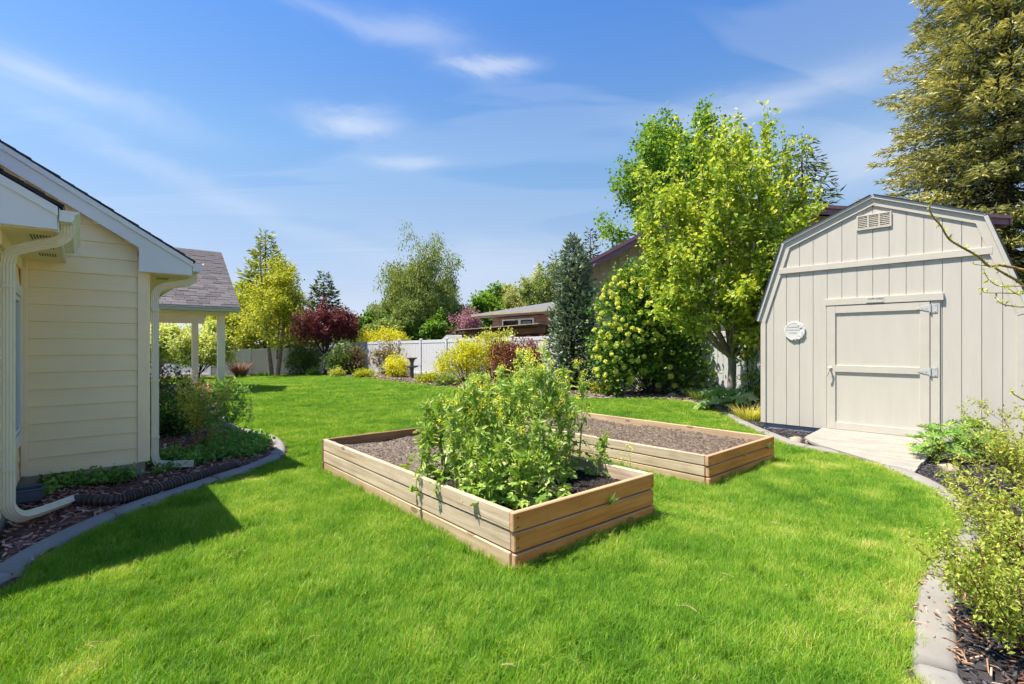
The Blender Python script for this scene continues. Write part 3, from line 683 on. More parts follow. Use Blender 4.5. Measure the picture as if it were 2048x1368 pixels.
# projection wall boards (beside the window), facing right
z = SB
while z < 2.33:
    if .62 < z + ex / 2 < 2.02: spans = ((-1.68, -1.36), (-.16, -.06))
    else: spans = ((-1.68, -.06),)
    for a, b in spans:
        piece('siding_board', (.014, round(b - a, 3), ex + .022), (-1.040, (a + b) / 2, z + ex / 2), M['siding'], house, (0, math.radians(-4.6), 0), .002)
    z += ex
# corner boards
piece('corner_board', (.095, .022, 2.28), (-.0475, -.008, SB + 1.14), M['trim_yel'], house, None, .003)
piece('corner_board', (.022, .09, 2.28), (.009, .05, SB + 1.14), M['trim_yel'], house, None, .003)
piece('corner_board', (.05, .03, 2.16), (-1.0, -.018, SB + 1.08), M['trim_yel'], house, None, .003)
piece('frieze_board', (.022, 1.62, .10), (-1.022, -.87, 2.295), M['trim_yel'], house, None, .003)
# window in the projection
win = MB(); y0, y1, z0, z1 = -1.34, -.18, .68, 1.96
for (a, b, c, d) in ((y0, y0 + .085, z0, z1), (y1 - .085, y1, z0, z1), (y0, y1, z1, z1 + .10), (y0 - .02, y1 + .02, z0 - .12, z0)):
    win.box((-1.018, (a + b) / 2, (c + d) / 2), (.035, b - a, d - c))
w = win.build('window', M['white'], house)
s = MB()
for (a, b, c, d) in ((y0 + .09, y0 + .13, z0 + .01, z1 - .01), (y1 - .13, y1 - .09, z0 + .01, z1 - .01), (-.80, -.72, z0 + .01, z1 - .01), (y0 + .13, y1 - .13, z0 + .01, z0 + .05), (y0 + .13, y1 - .13, z1 - .05, z1 - .01)):
    s.box((-1.024, (a + b) / 2, (c + d) / 2), (.03, b - a, d - c))
s.build('sash', M['white'], w)
for a, b in ((y0 + .125, -.80), (-.72, y1 - .125)):
    p = MB(); p.box((-1.036, (a + b) / 2, (z0 + z1) / 2), (.006, b - a, z1 - z0 - .09)); p.build('pane', M['glass'], w)
# main roof: deck, rake board, boxed eave, shingle edge, gutter
EU = .40; EZ = 2.46                                  # eave end and its top height
def rz(u): return EZ + (EU - u) * PIT
nv = np.array([PIT, 0, 1]) / math.hypot(PIT, 1); sv = np.array([-1, 0, PIT]) / math.hypot(PIT, 1)
mb = MB(); mb.prism([(EU, EZ), (-5.4, rz(-5.4)), (-5.4, rz(-5.4) - .05), (EU, EZ - .05)], 1, -.12, 9.6); roof = mb.build('roof', M['soffit'], house)
for k in range(44):                                 # dark courses, seen edge on along the rake
    u0 = EU + .03 - k * .125 / math.hypot(PIT, 1); c = np.array([u0 - .07, 4.7, rz(u0 - .07) + .016 + .003 * (k % 2)])
    piece('shingle_course', (.175, 9.68 + .012 * ((k * 7) % 3), .022), c, M['shingle_dark'], roof, (0, math.atan(PIT) - .05, 0), 0)
mb = MB(); mb.prism([(EU, EZ - .055), (-5.4, rz(-5.4) - .055), (-5.4, rz(-5.4) - .205), (-.09, rz(-.09) - .205), (-.09, 2.30), (EU, 2.30)], 1, -.15, -.122)
mb.build('rake_board', M['white'], house)
mb = MB(); mb.prism([(EU + .01, EZ - .008), (-5.4, rz(-5.4) - .002), (-5.4, rz(-5.4) - .06), (EU + .01, EZ - .065)], 1, -.168, -.1505); mb.build('drip_trim', M['white'], house)
mb = MB(); mb.box((.19, 4.75, 2.305), (.42, 9.6, .012)); sof = mb.build('soffit', M['soffit'], house)
piece('eave_fascia', (.02, 9.6, .15), (EU - .002, 4.76, 2.385), M['white'], house, None, .002)
def slots(parent, x0, ys, z, sx=.10):
    for y in ys:
        for i in range(7):
            piece('vent_slot', (.008, .045, .003), (x0 + i * .018, y, z), M['dark'], parent, None, 0)
slots(sof, .12, [.35, .42, .49], 2.298)
def gutter_run(parent, x, y0, y1, ztop, mat):
    mb = MB(); pr = [(x, ztop), (x, ztop - .10), (x + .07, ztop - .10), (x + .085, ztop - .075), (x + .085, ztop - .05), (x + .115, ztop - .02), (x + .115, ztop), (x + .108, ztop), (x + .108, ztop - .018), (x + .006, ztop - .018)]
    mb.prism(pr, 1, y0, y1); return mb.build('gutter', mat, parent)
gutter_run(house, EU + .01, -.14, 9.6, 2.45, M['white'])
def spout(parent, pts, w=.052, name='downspout'):
    mb = MB(); P = catmull(pts, 7) if len(pts) > 2 else np.array(pts)
    a_, b_ = w * .5, w * .68; fl = w * .07; pf = []
    for (x0, y0, x1, y1) in ((-a_, -b_, a_, -b_), (a_, -b_, a_, b_), (a_, b_, -a_, b_), (-a_, b_, -a_, -b_)):
        for q in range(8): t = (q + .25) / 8; cx_, cy_ = x0 + (x1 - x0) * t, y0 + (y1 - y0) * t; dd = fl * (q % 2); ln = math.hypot(cx_, cy_); nx_, ny_ = (0, -1 if y0 < 0 else 1) if y0 == y1 else ((1 if x0 > 0 else -1), 0); pf.append((cx_ - nx_ * dd, cy_ - ny_ * dd))
    mb.tube(P, 1, prof=pf); o = mb.build(name, M['spout'], parent)
    return o
spout(house, [(.46, .16, 2.36), (.455, .155, 2.29), (.40, .14, 2.245), (.28, .12, 2.21), (.14, .10, 2.165), (.085, .10, 2.10), (.075, .10, 1.98), (.075, .10, 1.2), (.075, .10, .40), (.075, .10, .24), (.10, .10, .15), (.17, .08, .125), (.30, .04, .115), (.43, -.02, .11)])
for z in (1.9, 1.1, .45): piece('spout_strap', (.075, .09, .02), (.075, .09, z), M['spout'], house, None, 0)
# projecting wing roof
PV = -1.93; PU = -.70; PP = .59; PE = 2.53
def pz(u): return PE + (PU - u) * PP
mb = MB(); mb.prism([(PU, PE), (-4.2, pz(-4.2)), (-4.2, pz(-4.2) - .05), (PU, PE - .05)], 1, PV + .025, -.16); proof = mb.build('roof', M['soffit'], house)
for k in range(26):
    u0 = PU + .03 - k * .125 / math.hypot(PP, 1)
    piece('shingle_course', (.175, 1.82, .022), (u0 - .07, (PV - .16) / 2 - .0, pz(u0 - .07) + .016 + .003 * (k % 2)), M['shingle_dark'], proof, (0, math.atan(PP) - .05, 0), 0)
mb = MB(); mb.prism([(PU, PE - .05), (-4.2, pz(-4.2) - .05), (-4.2, 2.355), (PU, 2.355)], 1, PV, PV + .024); mb.build('rake_board', M['white'], house)
mb = MB(); mb.prism([(PU + .005, PE - .01), (-4.2, pz(-4.2) - .01), (-4.2, pz(-4.2) - .075), (PU + .005, PE - .075)], 1, PV - .016, PV - .0005); mb.build('drip_trim', M['white'], house)
mb = MB(); mb.box((-.86, -.95, 2.352), (.345, 1.90, .012)); sof = mb.build('soffit', M['soffit'], house)
slots(sof, -.86, [-1.62, -1.55, -1.48, -1.41, -1.10, -1.03, -.96, -.60, -.53, -.46], 2.345)
piece('eave_fascia', (.02, 1.84, .17), (PU + .0005, -.98, 2.425), M['white'], house, None, .002)
gutter_run(house, PU + .012, PV + .0, -.20, 2.52, M['white'])
spout(house, [(PU + .055, -1.78, 2.43), (PU + .055, -1.775, 2.35), (PU - .005, -1.74, 2.295), (-.82, -1.64, 2.27), (-.95, -1.56, 2.22), (-.985, -1.53, 2.14), (-.99, -1.525, 2.0), (-.99, -1.525, 1.2), (-.99, -1.525, .40), (-.985, -1.515, .25), (-.93, -1.47, .165), (-.85, -1.36, .145), (-.74, -1.19, .135), (-.60, -.98, .13)], .056)
for z in (1.95, .55): piece('spout_strap', (.06, .082, .022), (-.99, -1.525, z), M['spout'], house, None, 0)

def HW(u, v, z): p = hxy(u, v); return (p[0], p[1], z)
# corrugated hose lying in the mulch, from the downspout end along the kerb
hp = catmull([HW(-.62, -1.01, .13), tuple(G(230, 1000, .10)), tuple(G(285, 986, .10)), tuple(G(345, 968, .10)), tuple(G(405, 950, .10)), tuple(G(445, 938, .10)), tuple(G(474, 928, .10))], 40)
mb = MB(); r = np.full(len(hp), .040); r[10:-14] += .010 * np.sign(np.sin(np.arange(len(hp) - 24) * 1.45)); r[:10] = .044; r[-14:] = .046
mb.tube(hp, r, 14); tag(mb.build('drain_hose', M['hose'], None, False), 'dark brown corrugated drain hose lying along the curved kerb', 'hose')
# grey plastic tray by the wall
q = G(50, 1000, .08); tr = thing('plastic_tray', 'small blue grey plastic tray on the mulch by the house corner', 'tray', q, HA)
mb = MB()
for (c, s) in (((0, 0, .01), (.24, .2, .02)), ((-.115, 0, .055), (.012, .2, .09)), ((.115, 0, .055), (.012, .2, .09)), ((0, -.095, .055), (.22, .012, .09)), ((0, .095, .055), (.22, .012, .09))): mb.box(c, s)
mb.build('tray_walls', M['box'], tr); mb = MB(); mb.tube([(x, y, .10) for x, y in ((-.12, -.1), (.12, -.1), (.12, .1), (-.12, .1), (-.12, -.1))], .010, 5); mb.build('rim', M['box'], tr)
q = G(330, 902, .05); st = thing('sprinkler_riser', 'short white plastic pipe standing in the mulch behind the downspout', 'pipe', q)
mb = MB(); mb.lathe([(.012, 0), (.012, .07), (.018, .072), (.018, .10), (.0, .105)], 10); mb.build('riser', M['white'], st)

# ------------------------------------------------------------------ covered patio
porch = thing('patio_cover', 'patio roof on two cream posts with grey shingles and gutter', 'patio cover', (HC[0], HC[1], 0), HA)
pu, pv = (lambda p: ((np.array(p) - HC) @ HB, (np.array(p) - HC) @ HAv))(V2(G(442, 787)))
zt = float(gz(*hxy(pu, pv)))
mb = MB(); mb.box((pu - 2.6, pv + 2.1, zt + .01), (5.9, 5.0, .12)); mb.build('patio_slab', M['slab'], porch)
mb = MB(); mb.box((pu, pv, (2.42 + zt) / 2), (.20, .20, 2.42 - zt)); mb.build('post', M['trim_yel'], porch)
mb = MB(); mb.box((pu - .18, pv + 3.62, (2.30 + zt) / 2), (.19, .19, 2.30 - zt)); mb.build('post', M['trim_yel'], porch)
mb = MB(); mb.box((pu - 2.5, pv + 3.62, 2.42), (5.2, .22, .26)); mb.build('beam', M['trim_yel'], porch)
ev = pv - .42; ez = 2.66; er = pu + .42; rv = pv + 2.45; rzz = 4.80
slope = (rzz - ez) / (rv - ev); hyp = math.hypot(1, slope)
mb = MB(); mb.prism([(ev, ez), (rv, rzz), (2 * rv - ev, ez), (2 * rv - ev, ez - .10), (rv, rzz - .12), (ev, ez - .10)], 0, er - 6.0, er - .03); pr = mb.build('roof', M['soffit'], porch)
piece('beam', (5.7, .16, .16), (er - 3.05, pv, 2.50), M['trim_yel'], porch, None, .004)
mb = MB(); mb.prism([(ev + .03, ez - .02), (rv, rzz - .02), (2 * rv - ev, ez - .02), (2 * rv - ev, ez - .2), (rv, rzz - .2), (ev + .03, ez - .20)], 0, er - .028, er); mb.build('rake_board', M['trim_yel'], porch)
shingle_field(pr, M['shingle'], (er - 6.0, ev - .03, ez + .004), (1, 0, 0), (0, 1 / hyp, slope / hyp), (0, -slope / hyp, 1 / hyp), 6.03, math.hypot(rv - ev, rzz - ez), .30, .135, .018, limit=300, seed=3)
piece('eave_fascia', (5.98, .02, .16), (er - 3.0, ev - .012, ez - .075), M['gutter'], porch, None, .002)
mb = MB(); mb.prism([(ev - .025, ez - .015), (ev - .025, ez - .13), (ev - .09, ez - .13), (ev - .105, ez - .10), (ev - .105, ez - .07), (ev - .135, ez - .035), (ev - .135, ez - .015)], 0, er - 6.0, er + .02); mb.build('gutter', M['gutter'], porch)

# ------------------------------------------------------------------ garden shed (x along the front to the right, y into the shed)
shed = thing('garden_shed', 'beige barn-roofed wooden garden shed with a wide panelled door', 'shed', (S0[0], S0[1], 0), -(math.pi / 2 - SHA))
SW, SD, B0 = 3.29, 3.0, .13
KX, KZ, PZ, EVZ = .40, 3.24, 3.76, 2.02
def top_z(s):
    s = min(max(s, 0), SW); s = min(s, SW - s)
    return EVZ + (KZ - EVZ) * s / KX if s < KX else KZ + (PZ - KZ) * (s - KX) / (SW / 2 - KX)
mb = MB(); mb.box((SW / 2, SD / 2, .055), (SW - .06, SD - .06, .17)); mb.build('shed_base', M['skid'], shed)
out = [(0, B0), (SW, B0), (SW, EVZ), (SW - KX, KZ), (SW / 2, PZ), (KX, KZ), (0, EVZ)]
mb = MB(); mb.prism([(min(max(x, .02), SW - .02), z - (.03 if z > 1 else 0)) for x, z in out], 1, .02, SD); mb.build('wall', M['shed'], shed)
gw = SW / 16
for k in range(16):                                   # grooved siding, board by board
    a, b = k * gw + .0035, (k + 1) * gw - .0035; m = (a + b) / 2
    mb = MB(); ta, tb = top_z(a), top_z(b)
    pts = [(a, B0), (b, B0), (b, tb), (a, ta)]
    if a < KX < b or a < SW - KX < b: x = KX if a < KX < b else SW - KX; pts = [(a, B0), (b, B0), (b, tb), (x, KZ), (a, ta)]
    mb.prism(pts, 1, 0, .016); mb.build('siding_board', M['shed'], shed)
# rakes and corner boards
def rake(p, q, w0, w1, y0, y1, name, mat, lift=0):
    p, q = np.array(p), np.array(q); d = (q - p) / np.linalg.norm(q - p); n = np.array([-d[1], d[0]])
    if n[1] < 0: n = -n
    a, b = p + n * w1, q + n * w1; c, e = q + n * w0, p + n * w0
    mb = MB(); mb.prism([tuple(a), tuple(b), tuple(c), tuple(e)], 1, y0, y1); return mb.build(name, mat, shed)
PTS = [(-.03, EVZ - .10), (KX - .01, KZ), (SW / 2, PZ), (SW - KX + .01, KZ), (SW + .03, EVZ - .10)]
for i in range(4):
    rake(PTS[i], PTS[i + 1], -.10, .0, -.024 - .002 * (i % 2), -.001, 'rake_board', M['shed_trim'])
    rake(PTS[i], PTS[i + 1], .001, .045, -.055 - .002 * (i % 2), .03, 'drip_edge', M['gutter'])
    rake(PTS[i], PTS[i + 1], .046, .058, -.07 - .002 * (i % 2), SD + .05, 'roof', M['shingle_dark'])
    rake(PTS[i], PTS[i + 1], .001, .045, .031, SD + .03, 'roof_deck', M['shed_trim'])
piece('corner_board', (.085, .02, EVZ - .12 - B0), (.035, -.012, B0 + (EVZ - .12 - B0) / 2), M['shed_trim'], shed, None, .003)
piece('corner_board', (.085, .02, EVZ - .12 - B0), (SW - .035, -.012, B0 + (EVZ - .12 - B0) / 2), M['shed_trim'], shed, None, .003)
piece('cross_trim', (SW - 2 * .30, .028, .095), (SW / 2, -.016, 2.775), M['shed_trim'], shed, None, .003)
# door
dl, dr, dz0, dz1 = 1.026, 2.335, .15, 2.125
mb = MB(); mb.box(((dl + dr) / 2, -.006, (dz0 + dz1) / 2), (dr - dl, .01, dz1 - dz0)); door = mb.build('door', M['shed'], shed)
def dpart(name, a, b, c, d, y=-.022, t=.024): return piece(name, (b - a, t, d - c), ((a + b) / 2, y, (c + d) / 2), M['shed_trim'], door, None, .003)
dpart('stile', dl + .004, dl + .125, dz0, dz1); dpart('stile', dr - .115, dr - .004, dz0, dz1)
dpart('rail', dl + .1255, dr - .1155, dz1 - .115, dz1, t=.023); dpart('rail', dl + .1255, dr - .1155, 1.07, 1.175, t=.027); dpart('rail', dl + .1255, dr - .1155, dz0, dz0 + .115, t=.023)
piece('door_trim', (.105, .022, 2.0), (dr + .056, -.012, 1.13), M['shed_trim'], shed, None, .003)
piece('door_header', (dr + .15 - (dl - .02), .040, .105), ((dl - .02 + dr + .15) / 2, -.021, 2.19), M['shed_trim'], shed, None, .003)
piece('gap_line', (.007, .004, 1.98), (dr + .0005, -.0125, 1.14), M['dark'], shed, None, 0)
piece('gap_line', (.007, .004, 1.98), (dl - .001, -.0125, 1.14), M['dark'], shed, None, 0)
for z in (2.03, 1.115, .25):
    h = MB(); h.box((dr + .045, -.028, z), (.075, .008, .13)); h.prism([(dr - .005, z - .045), (dr - .13, z - .012), (dr - .145, z), (dr - .13, z + .012), (dr - .005, z + .045)], 1, -.042, -.0345)
    h.tube([(dr + .004, -.042, z - .06), (dr + .004, -.042, z + .06)], .010, 8)
    ho = h.build('hinge', M['steel'], door)
    for dx, dz_ in ((.06, .045), (.06, -.045), (-.04, .0), (-.09, .0)):
        b = MB(); b.lathe([(.008, 0), (.007, .004), (0, .005)], 8); b.build('bolt', M['steel'], ho, False, (dr + dx, -.033 if dx > 0 else -.0425, z + dz_), (math.radians(90), 0, 0))
hd = MB(); hd.lathe([(.03, 0), (.03, .008), (.014, .012), (.012, .05), (.02, .052), (.02, .07), (0, .072)], 14); ho = hd.build('handle', M['plate'], door, True, (dl + .055, -.034, 1.125), (math.radians(90), 0, 0))
lv = MB(); lv.tube(catmull([(0, 0, .06), (.004, .03, .066), (.012, .07, .068), (.03, .12, .064)], 5), [.011] * 15 + [.007], 8)
lv.build('lever', M['plate'], ho, True, (0, 0, 0), (0, 0, math.radians(180)))
# vent, three louvred panels
mb = MB(); mb.box((SW / 2 + .015, -.004, 3.405), (.44, .006, .225)); vent = mb.build('vent', M['shed_trim'], shed)
for k in range(3):
    x = SW / 2 + .015 + (k - 1) * .142
    for j in range(7): piece('louver', (.118, .016, .010), (x, -.013, 3.32 + j * .028), M['shed_trim'], vent, (math.radians(35), 0, 0), 0)
for k in range(4): piece('vent_frame', (.022, .016, .22), (SW / 2 + .015 + (k - 1.5) * .142, -.0155, 3.405), M['shed_trim'], vent, None, .002)
for z in (3.30, 3.51): piece('vent_frame', (.44, .015, .018), (SW / 2 + .015, -.017, z), M['shed_trim'], vent, None, .002)
# maker's plate over the door
def lettering(name, text, size, mat, parent, loc, extrude=.0012, bold=.0, space=1.0):
    cu = bpy.data.curves.new(name, 'FONT'); cu.body = text; cu.size = size; cu.align_x = 'CENTER'; cu.align_y = 'CENTER'; cu.extrude = extrude; cu.offset = bold; cu.space_character = space
    tmp = bpy.data.objects.new(name, cu); COL.objects.link(tmp); dg = bpy.context.evaluated_depsgraph_get()
    me = bpy.data.meshes.new_from_object(tmp.evaluated_get(dg)); bpy.data.objects.remove(tmp); me.name = name
    return link(name, me, mat, parent, loc, (math.radians(90), 0, 0))
sp = piece('maker_plate', (.225, .006, .085), (1.68, -.045, 2.195), M['plate'], shed, None, .002)
lettering('lettering', 'TUFF SHED', .034, M['ink'], sp, (.008, -.0042, .012), space=1.15)
# round plaster plaque
pl = thing('wall_plaque', 'round white plaster plaque with engraved lines hanging on the shed wall', 'plaque', (*sxy(.545, -.004), 1.735), -(math.pi / 2 - SHA))
a = np.arange(64) / 64 * 6.283; rr = .160 + .002 * np.sin(9 * a) + .006 * np.abs(np.sin(6.5 * a + .5)) * (np.cos(a) > .45)
mb = MB(); V = np.vstack([np.stack([rr * k * np.cos(a), np.full(64, y), rr * k * np.sin(a)], 1) for k, y in ((1, 0), (1.0, -.018), (.95, -.026), (.80, -.022), (.4, -.021))])
i, j = np.meshgrid(np.arange(4), np.arange(64), indexing='ij'); j2 = (j + 1) % 64
mb.add(V, np.stack([i * 64 + j, i * 64 + j2, (i + 1) * 64 + j2, (i + 1) * 64 + j], -1).reshape(-1, 4), (4 * 64 + np.arange(64))[None]); disc = mb.build('plaque_disc', M['plaque'], pl)
for k, (w_, z) in enumerate(((.085, .068), (.11, .022), (.062, -.028))):   # three worn script lines, too faint to read
    q = np.linspace(-1, 1, 60); mb = MB(); mb.tube(np.stack([q * w_ - .022, np.full(60, -.0225), z + .010 * np.sin(q * w_ * 330 + k) * (.5 + .5 * np.cos(q * 9 + k)) + .003 * np.sin(q * 40), ], 1), .0022, 4); mb.build('engraved_line', M['carve'], pl)
rf = np.random.default_rng(4)
for k in range(22):                                   # raised flowers round the rim
    an = rf.uniform(-1.9, 1.2); q = rf.uniform(.105, .148); s = rf.uniform(.012, .024)
    f = MB(); f.lathe([(s, 0), (s * .9, .006), (s * .45, .010), (0, .007)], 7, wob=.12); f.build('relief_flower', M['plaque'], pl, False, (q * math.cos(an), -.022, q * math.sin(an)), (math.radians(90), 0, 0))
# ramp
ramp = thing('shed_ramp', 'bleached wooden plank ramp sloping from the shed door to the kerb', 'ramp', (S0[0], S0[1], 0), -(math.pi / 2 - SHA))
rl, rr_, RS = .97, 2.46, math.atan(.095 / 2.05)
cut = lambda q: rl if q < 1.08 else rl + (q - 1.08) * 1.40
edges = (.03, .17, .34, .62, .92, 1.22, 1.55, 1.86, 2.08)
for k in range(len(edges) - 1):                       # boards parallel to the wall, sawn off along the kerb
    a, b = edges[k], edges[k + 1] - .006; e = (0, .006, -.005, .004)[k % 4]
    mb = MB(); mb.prism([(cut(a), -a), (rr_ + e, -a), (rr_ + e, -b), (cut(b), -b)], 2, -.032, 0); mb.build('plank', M['ramp'], ramp, False, (0, 0, .148), (RS, 0, 0))
for x, q in ((rl + .06, 1.0), ((rl + rr_) / 2, 1.5), (rr_ - .06, 2.02)): piece('stringer', (.04, q, .05), (x, -q / 2 - .02, .148 - .058 - q / 2 * .0463), M['tan_wood'], ramp, (RS, 0, 0), .003)

# ------------------------------------------------------------------ raised beds
def raised_bed(b, label, seed, soilz):
    r = random.Random(seed); bed = thing('raised_bed', label, 'planter', (b['o'][0], b['o'][1], 0), b['a'], 'wooden raised beds on the lawn')
    L, W, h = b['L'], b['W'], b['h']; n = 3; bh = h / n; T = .042
    for k in range(n):
        z = bh * (k + .5); j = lambda s=.003: r.uniform(-s, s)
        lm = (M['tan_wood'], M['grey_wood'], M['grey_wood'])[k]
        piece('board', (T, L - 2 * T - .014, bh - .008), (T / 2 + .004 + (0, .002, -.003)[k], L / 2, z), lm, bed, (0, 0, j()), .006)
        piece('board', (T, L - 2 * T - .014, bh - .008), (W - T / 2 - .004, L / 2 , z), (M['tan_wood'], M['grey_wood'], M['tan_wood'])[k] if seed > 1 else lm, bed, (0, 0, j(.002)), .006)
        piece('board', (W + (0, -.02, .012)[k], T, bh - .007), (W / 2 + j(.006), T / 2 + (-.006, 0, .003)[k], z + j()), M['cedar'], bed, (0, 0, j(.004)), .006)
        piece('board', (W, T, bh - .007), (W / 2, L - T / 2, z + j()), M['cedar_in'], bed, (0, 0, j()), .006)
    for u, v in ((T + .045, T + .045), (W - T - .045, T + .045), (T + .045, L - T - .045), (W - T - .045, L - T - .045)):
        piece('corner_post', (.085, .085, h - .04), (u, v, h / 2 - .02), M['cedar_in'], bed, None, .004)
    for k in range(n):                                # nail heads
        for u in (.03, W - .03):
            for dz in (-.03, .03): piece('nail_head', (.008, .004, .008), (u, -.006 + (-.006, 0, .003)[k], bh * (k + .5) + dz), M['dark'], bed, None, 0)
    return bed
raised_bed(BED1, 'weathered wooden raised bed full of tall yellow-flowering greens', 1, .3)
raised_bed(BED2, 'wooden raised bed with only bare grey soil, nearer the shed', 2, .28)
def bed_soil(b, label, soilz, seed, mat, crumbs, wet=None):
    r = np.random.default_rng(seed); L, W = b['L'], b['W']; T = .045; nx, ny = 46, 96
    X, Y = np.meshgrid(np.linspace(T, W - T, nx), np.linspace(T, L - T, ny), indexing='ij')
    Z = np.array([mnoise.fractal((x * 2.1 + seed, y * 2.1, 0), 1, 2, 5) for x, y in zip(X.ravel(), Y.ravel())]).reshape(X.shape) * .028 + soilz(X, Y) + r.normal(0, .005, X.shape)
    i, j = np.meshgrid(np.arange(nx - 1), np.arange(ny - 1), indexing='ij'); Q = np.stack([i * ny + j, (i + 1) * ny + j, (i + 1) * ny + j + 1, i * ny + j + 1], -1).reshape(-1, 4)
    mb = MB(); mb.add(np.stack([X, Y, Z], -1).reshape(-1, 3), Q, tint=r.random(X.size))
    n = crumbs; u = r.uniform(T + .02, W - T - .02, n); v = r.uniform(T + .02, L - T - .02, n)
    ii = np.clip(((u - T) / (W - 2 * T) * (nx - 1)).round().astype(int), 0, nx - 1); jj = np.clip(((v - T) / (L - 2 * T) * (ny - 1)).round().astype(int), 0, ny - 1)
    s = .003 + .008 * r.random(n) ** 2.5; o8 = np.array([[1, 0, 0], [-1, 0, 0], [0, 1, 0], [0, -1, 0], [0, 0, .8], [0, 0, -.8]], float)
    Vc = o8[None] * s[:, None, None] * r.uniform(.6, 1.5, (n, 6, 1)) + np.stack([u, v, Z[ii, jj] + s * .3], 1)[:, None]
    f8 = np.array([[0, 2, 4], [2, 1, 4], [1, 3, 4], [3, 0, 4], [2, 0, 5], [1, 2, 5], [3, 1, 5], [0, 3, 5]])
    mb.add(Vc.reshape(-1, 3), (f8[None] + (np.arange(n) * 6)[:, None, None]).reshape(-1, 3), tint=np.repeat(r.random(n), 6))
    return tag(mb.build('soil', mat, None, False, (b['o'][0], b['o'][1], 0), (0, 0, b['a'])), label, 'soil', kind='stuff')
t = MT('raised_bed_soil'); cc = t.coord((1, 1, 1)); n = t.noise(cc, 45, 6, .65)
cdry = t.ramp(n, [(.3, (.088, .062, .045)), (.5, (.19, .145, .11)), (.75, (.31, .25, .20))]); cwet = t.ramp(n, [(.35, (.012, .009, .008)), (.55, (.045, .034, .03)), (.8, (.16, .14, .13))])
sx = t.N('ShaderNodeSeparateXYZ'); t.L(t.N('ShaderNodeTexCoord').outputs['Object'], sx.inputs[0])
far = t.math('MINIMUM', t.math('MAXIMUM', t.math('DIVIDE', t.math('SUBTRACT', t.math('ADD', sx.outputs[1], t.math('MULTIPLY', n, .6)), 1.45), .5), 0), 1)
c = t.mix(far, cwet, cdry); c = t.mix(.35, c, t.mix(far, t.ramp(t.attr(), [(0, (.01, .008, .008)), (.8, (.05, .04, .036)), (1, (.30, .27, .25))]), t.ramp(t.attr(), [(0, (.07, .055, .045)), (.6, (.20, .16, .135)), (1, (.42, .37, .33))])))
M['soil_mixed'] = t.principled(c, .95, t.bump(n, .8, .02), spec=.1)
bed_soil(BED1, 'dark moist to dry grey soil in the raised bed of greens', lambda x, y: .285 + .05 * sstep((y - 1.4) / 1.2) - .04 * sstep((y - 3.0) / .4), 4, M['soil_mixed'], 11000)
bed_soil(BED2, 'dry grey crumbly soil in the unplanted raised bed', lambda x, y: .275 + .02 * np.sin(x * 3) + 0 * y, 9, M['soil'], 9000)

# ------------------------------------------------------------------ white vinyl fences
FD = np.array([-math.sin(math.radians(40.5)), math.cos(math.radians(40.5))])
F1 = np.array([(1480 - CX) / F * 12.8, 12.8])
def fence(label, line_pts, tops, step=2.35, capz=.0):
    f = thing('vinyl_fence', label, 'fence')
    L = np.array(line_pts); d = np.concatenate([[0], np.cumsum(np.linalg.norm(np.diff(L, axis=0), axis=1))]); n = int(round(d[-1] / step))
    q = np.linspace(0, d[-1], n + 1); X = np.interp(q, d, L[:, 0]); Y = np.interp(q, d, L[:, 1]); Z = np.interp(q, d, tops)
    for k in range(n + 1):
        g = float(gz(X[k], Y[k])); k2 = min(k, n - 1); an = math.atan2(Y[k2 + 1] - Y[k2], X[k2 + 1] - X[k2])
        hgt = Z[k] + .04 - g
        p = piece('post', (.128, .128, round(hgt, 2)), (X[k], Y[k], g + hgt / 2 - .02), M['vinyl'], f, (0, 0, an), .006)
        mb = MB(); mb.box((0, 0, 0), (.15, .15, .02)); mb.add(np.array([[-.07, -.07, .01], [.07, -.07, .01], [.07, .07, .01], [-.07, .07, .01], [0, 0, .05]]), [[0, 1, 4], [1, 2, 4], [2, 3, 4], [3, 0, 4]])
        mb.build('post_cap', M['vinyl'], p, False, (0, 0, hgt / 2 + .0105))
        if k == n: break
        m = ((X[k] + X[k + 1]) / 2, (Y[k] + Y[k + 1]) / 2); Ls = math.hypot(X[k + 1] - X[k], Y[k + 1] - Y[k]) - .13
        gm = float(gz(*m)); zt = (Z[k] + Z[k + 1]) / 2; pit = -math.atan2(Z[k + 1] - Z[k], Ls)
        s = bpy.data.objects.new('section', None); COL.objects.link(s); s.parent = f; s.location = (m[0], m[1], 0); s.rotation_euler = (0, 0, an)
        piece('top_rail', (round(Ls, 2), .055, .14), (0, 0, zt - .08), M['vinyl'], s, (0, pit, 0), .006)
        piece('bottom_rail', (round(Ls, 2), .05, .14), (0, 0, gm + .12), M['vinyl'], s, None, .006)
        nb = max(8, int(Ls / .152)); bw = Ls / nb
        for b in range(nb):
            x = -Ls / 2 + bw * (b + .5); zz = zt - .12 + x * math.tan(-pit)
            piece('tongue_board', (round(bw - .007, 3), .022, round(zz - gm - .08, 1)), (x, .002 * (b % 2), (zz + gm + .08) / 2), M['vinyl'], s, None, .004)
    return f
corner = F1 + FD * 27.2
fence('white vinyl privacy fence running behind the birdbath towards the shed', [F1 - FD * 9.4, F1, F1 + FD * 10, F1 + FD * 20, corner], [1.93, 1.87, 1.80, 1.70, 1.60])
fence('white vinyl privacy fence at the far left behind the twin birch', [corner + np.array([-.2, 0]), at(450, 31.6)[:2], (-26, 32.2)], [1.40, 1.20, 1.0])

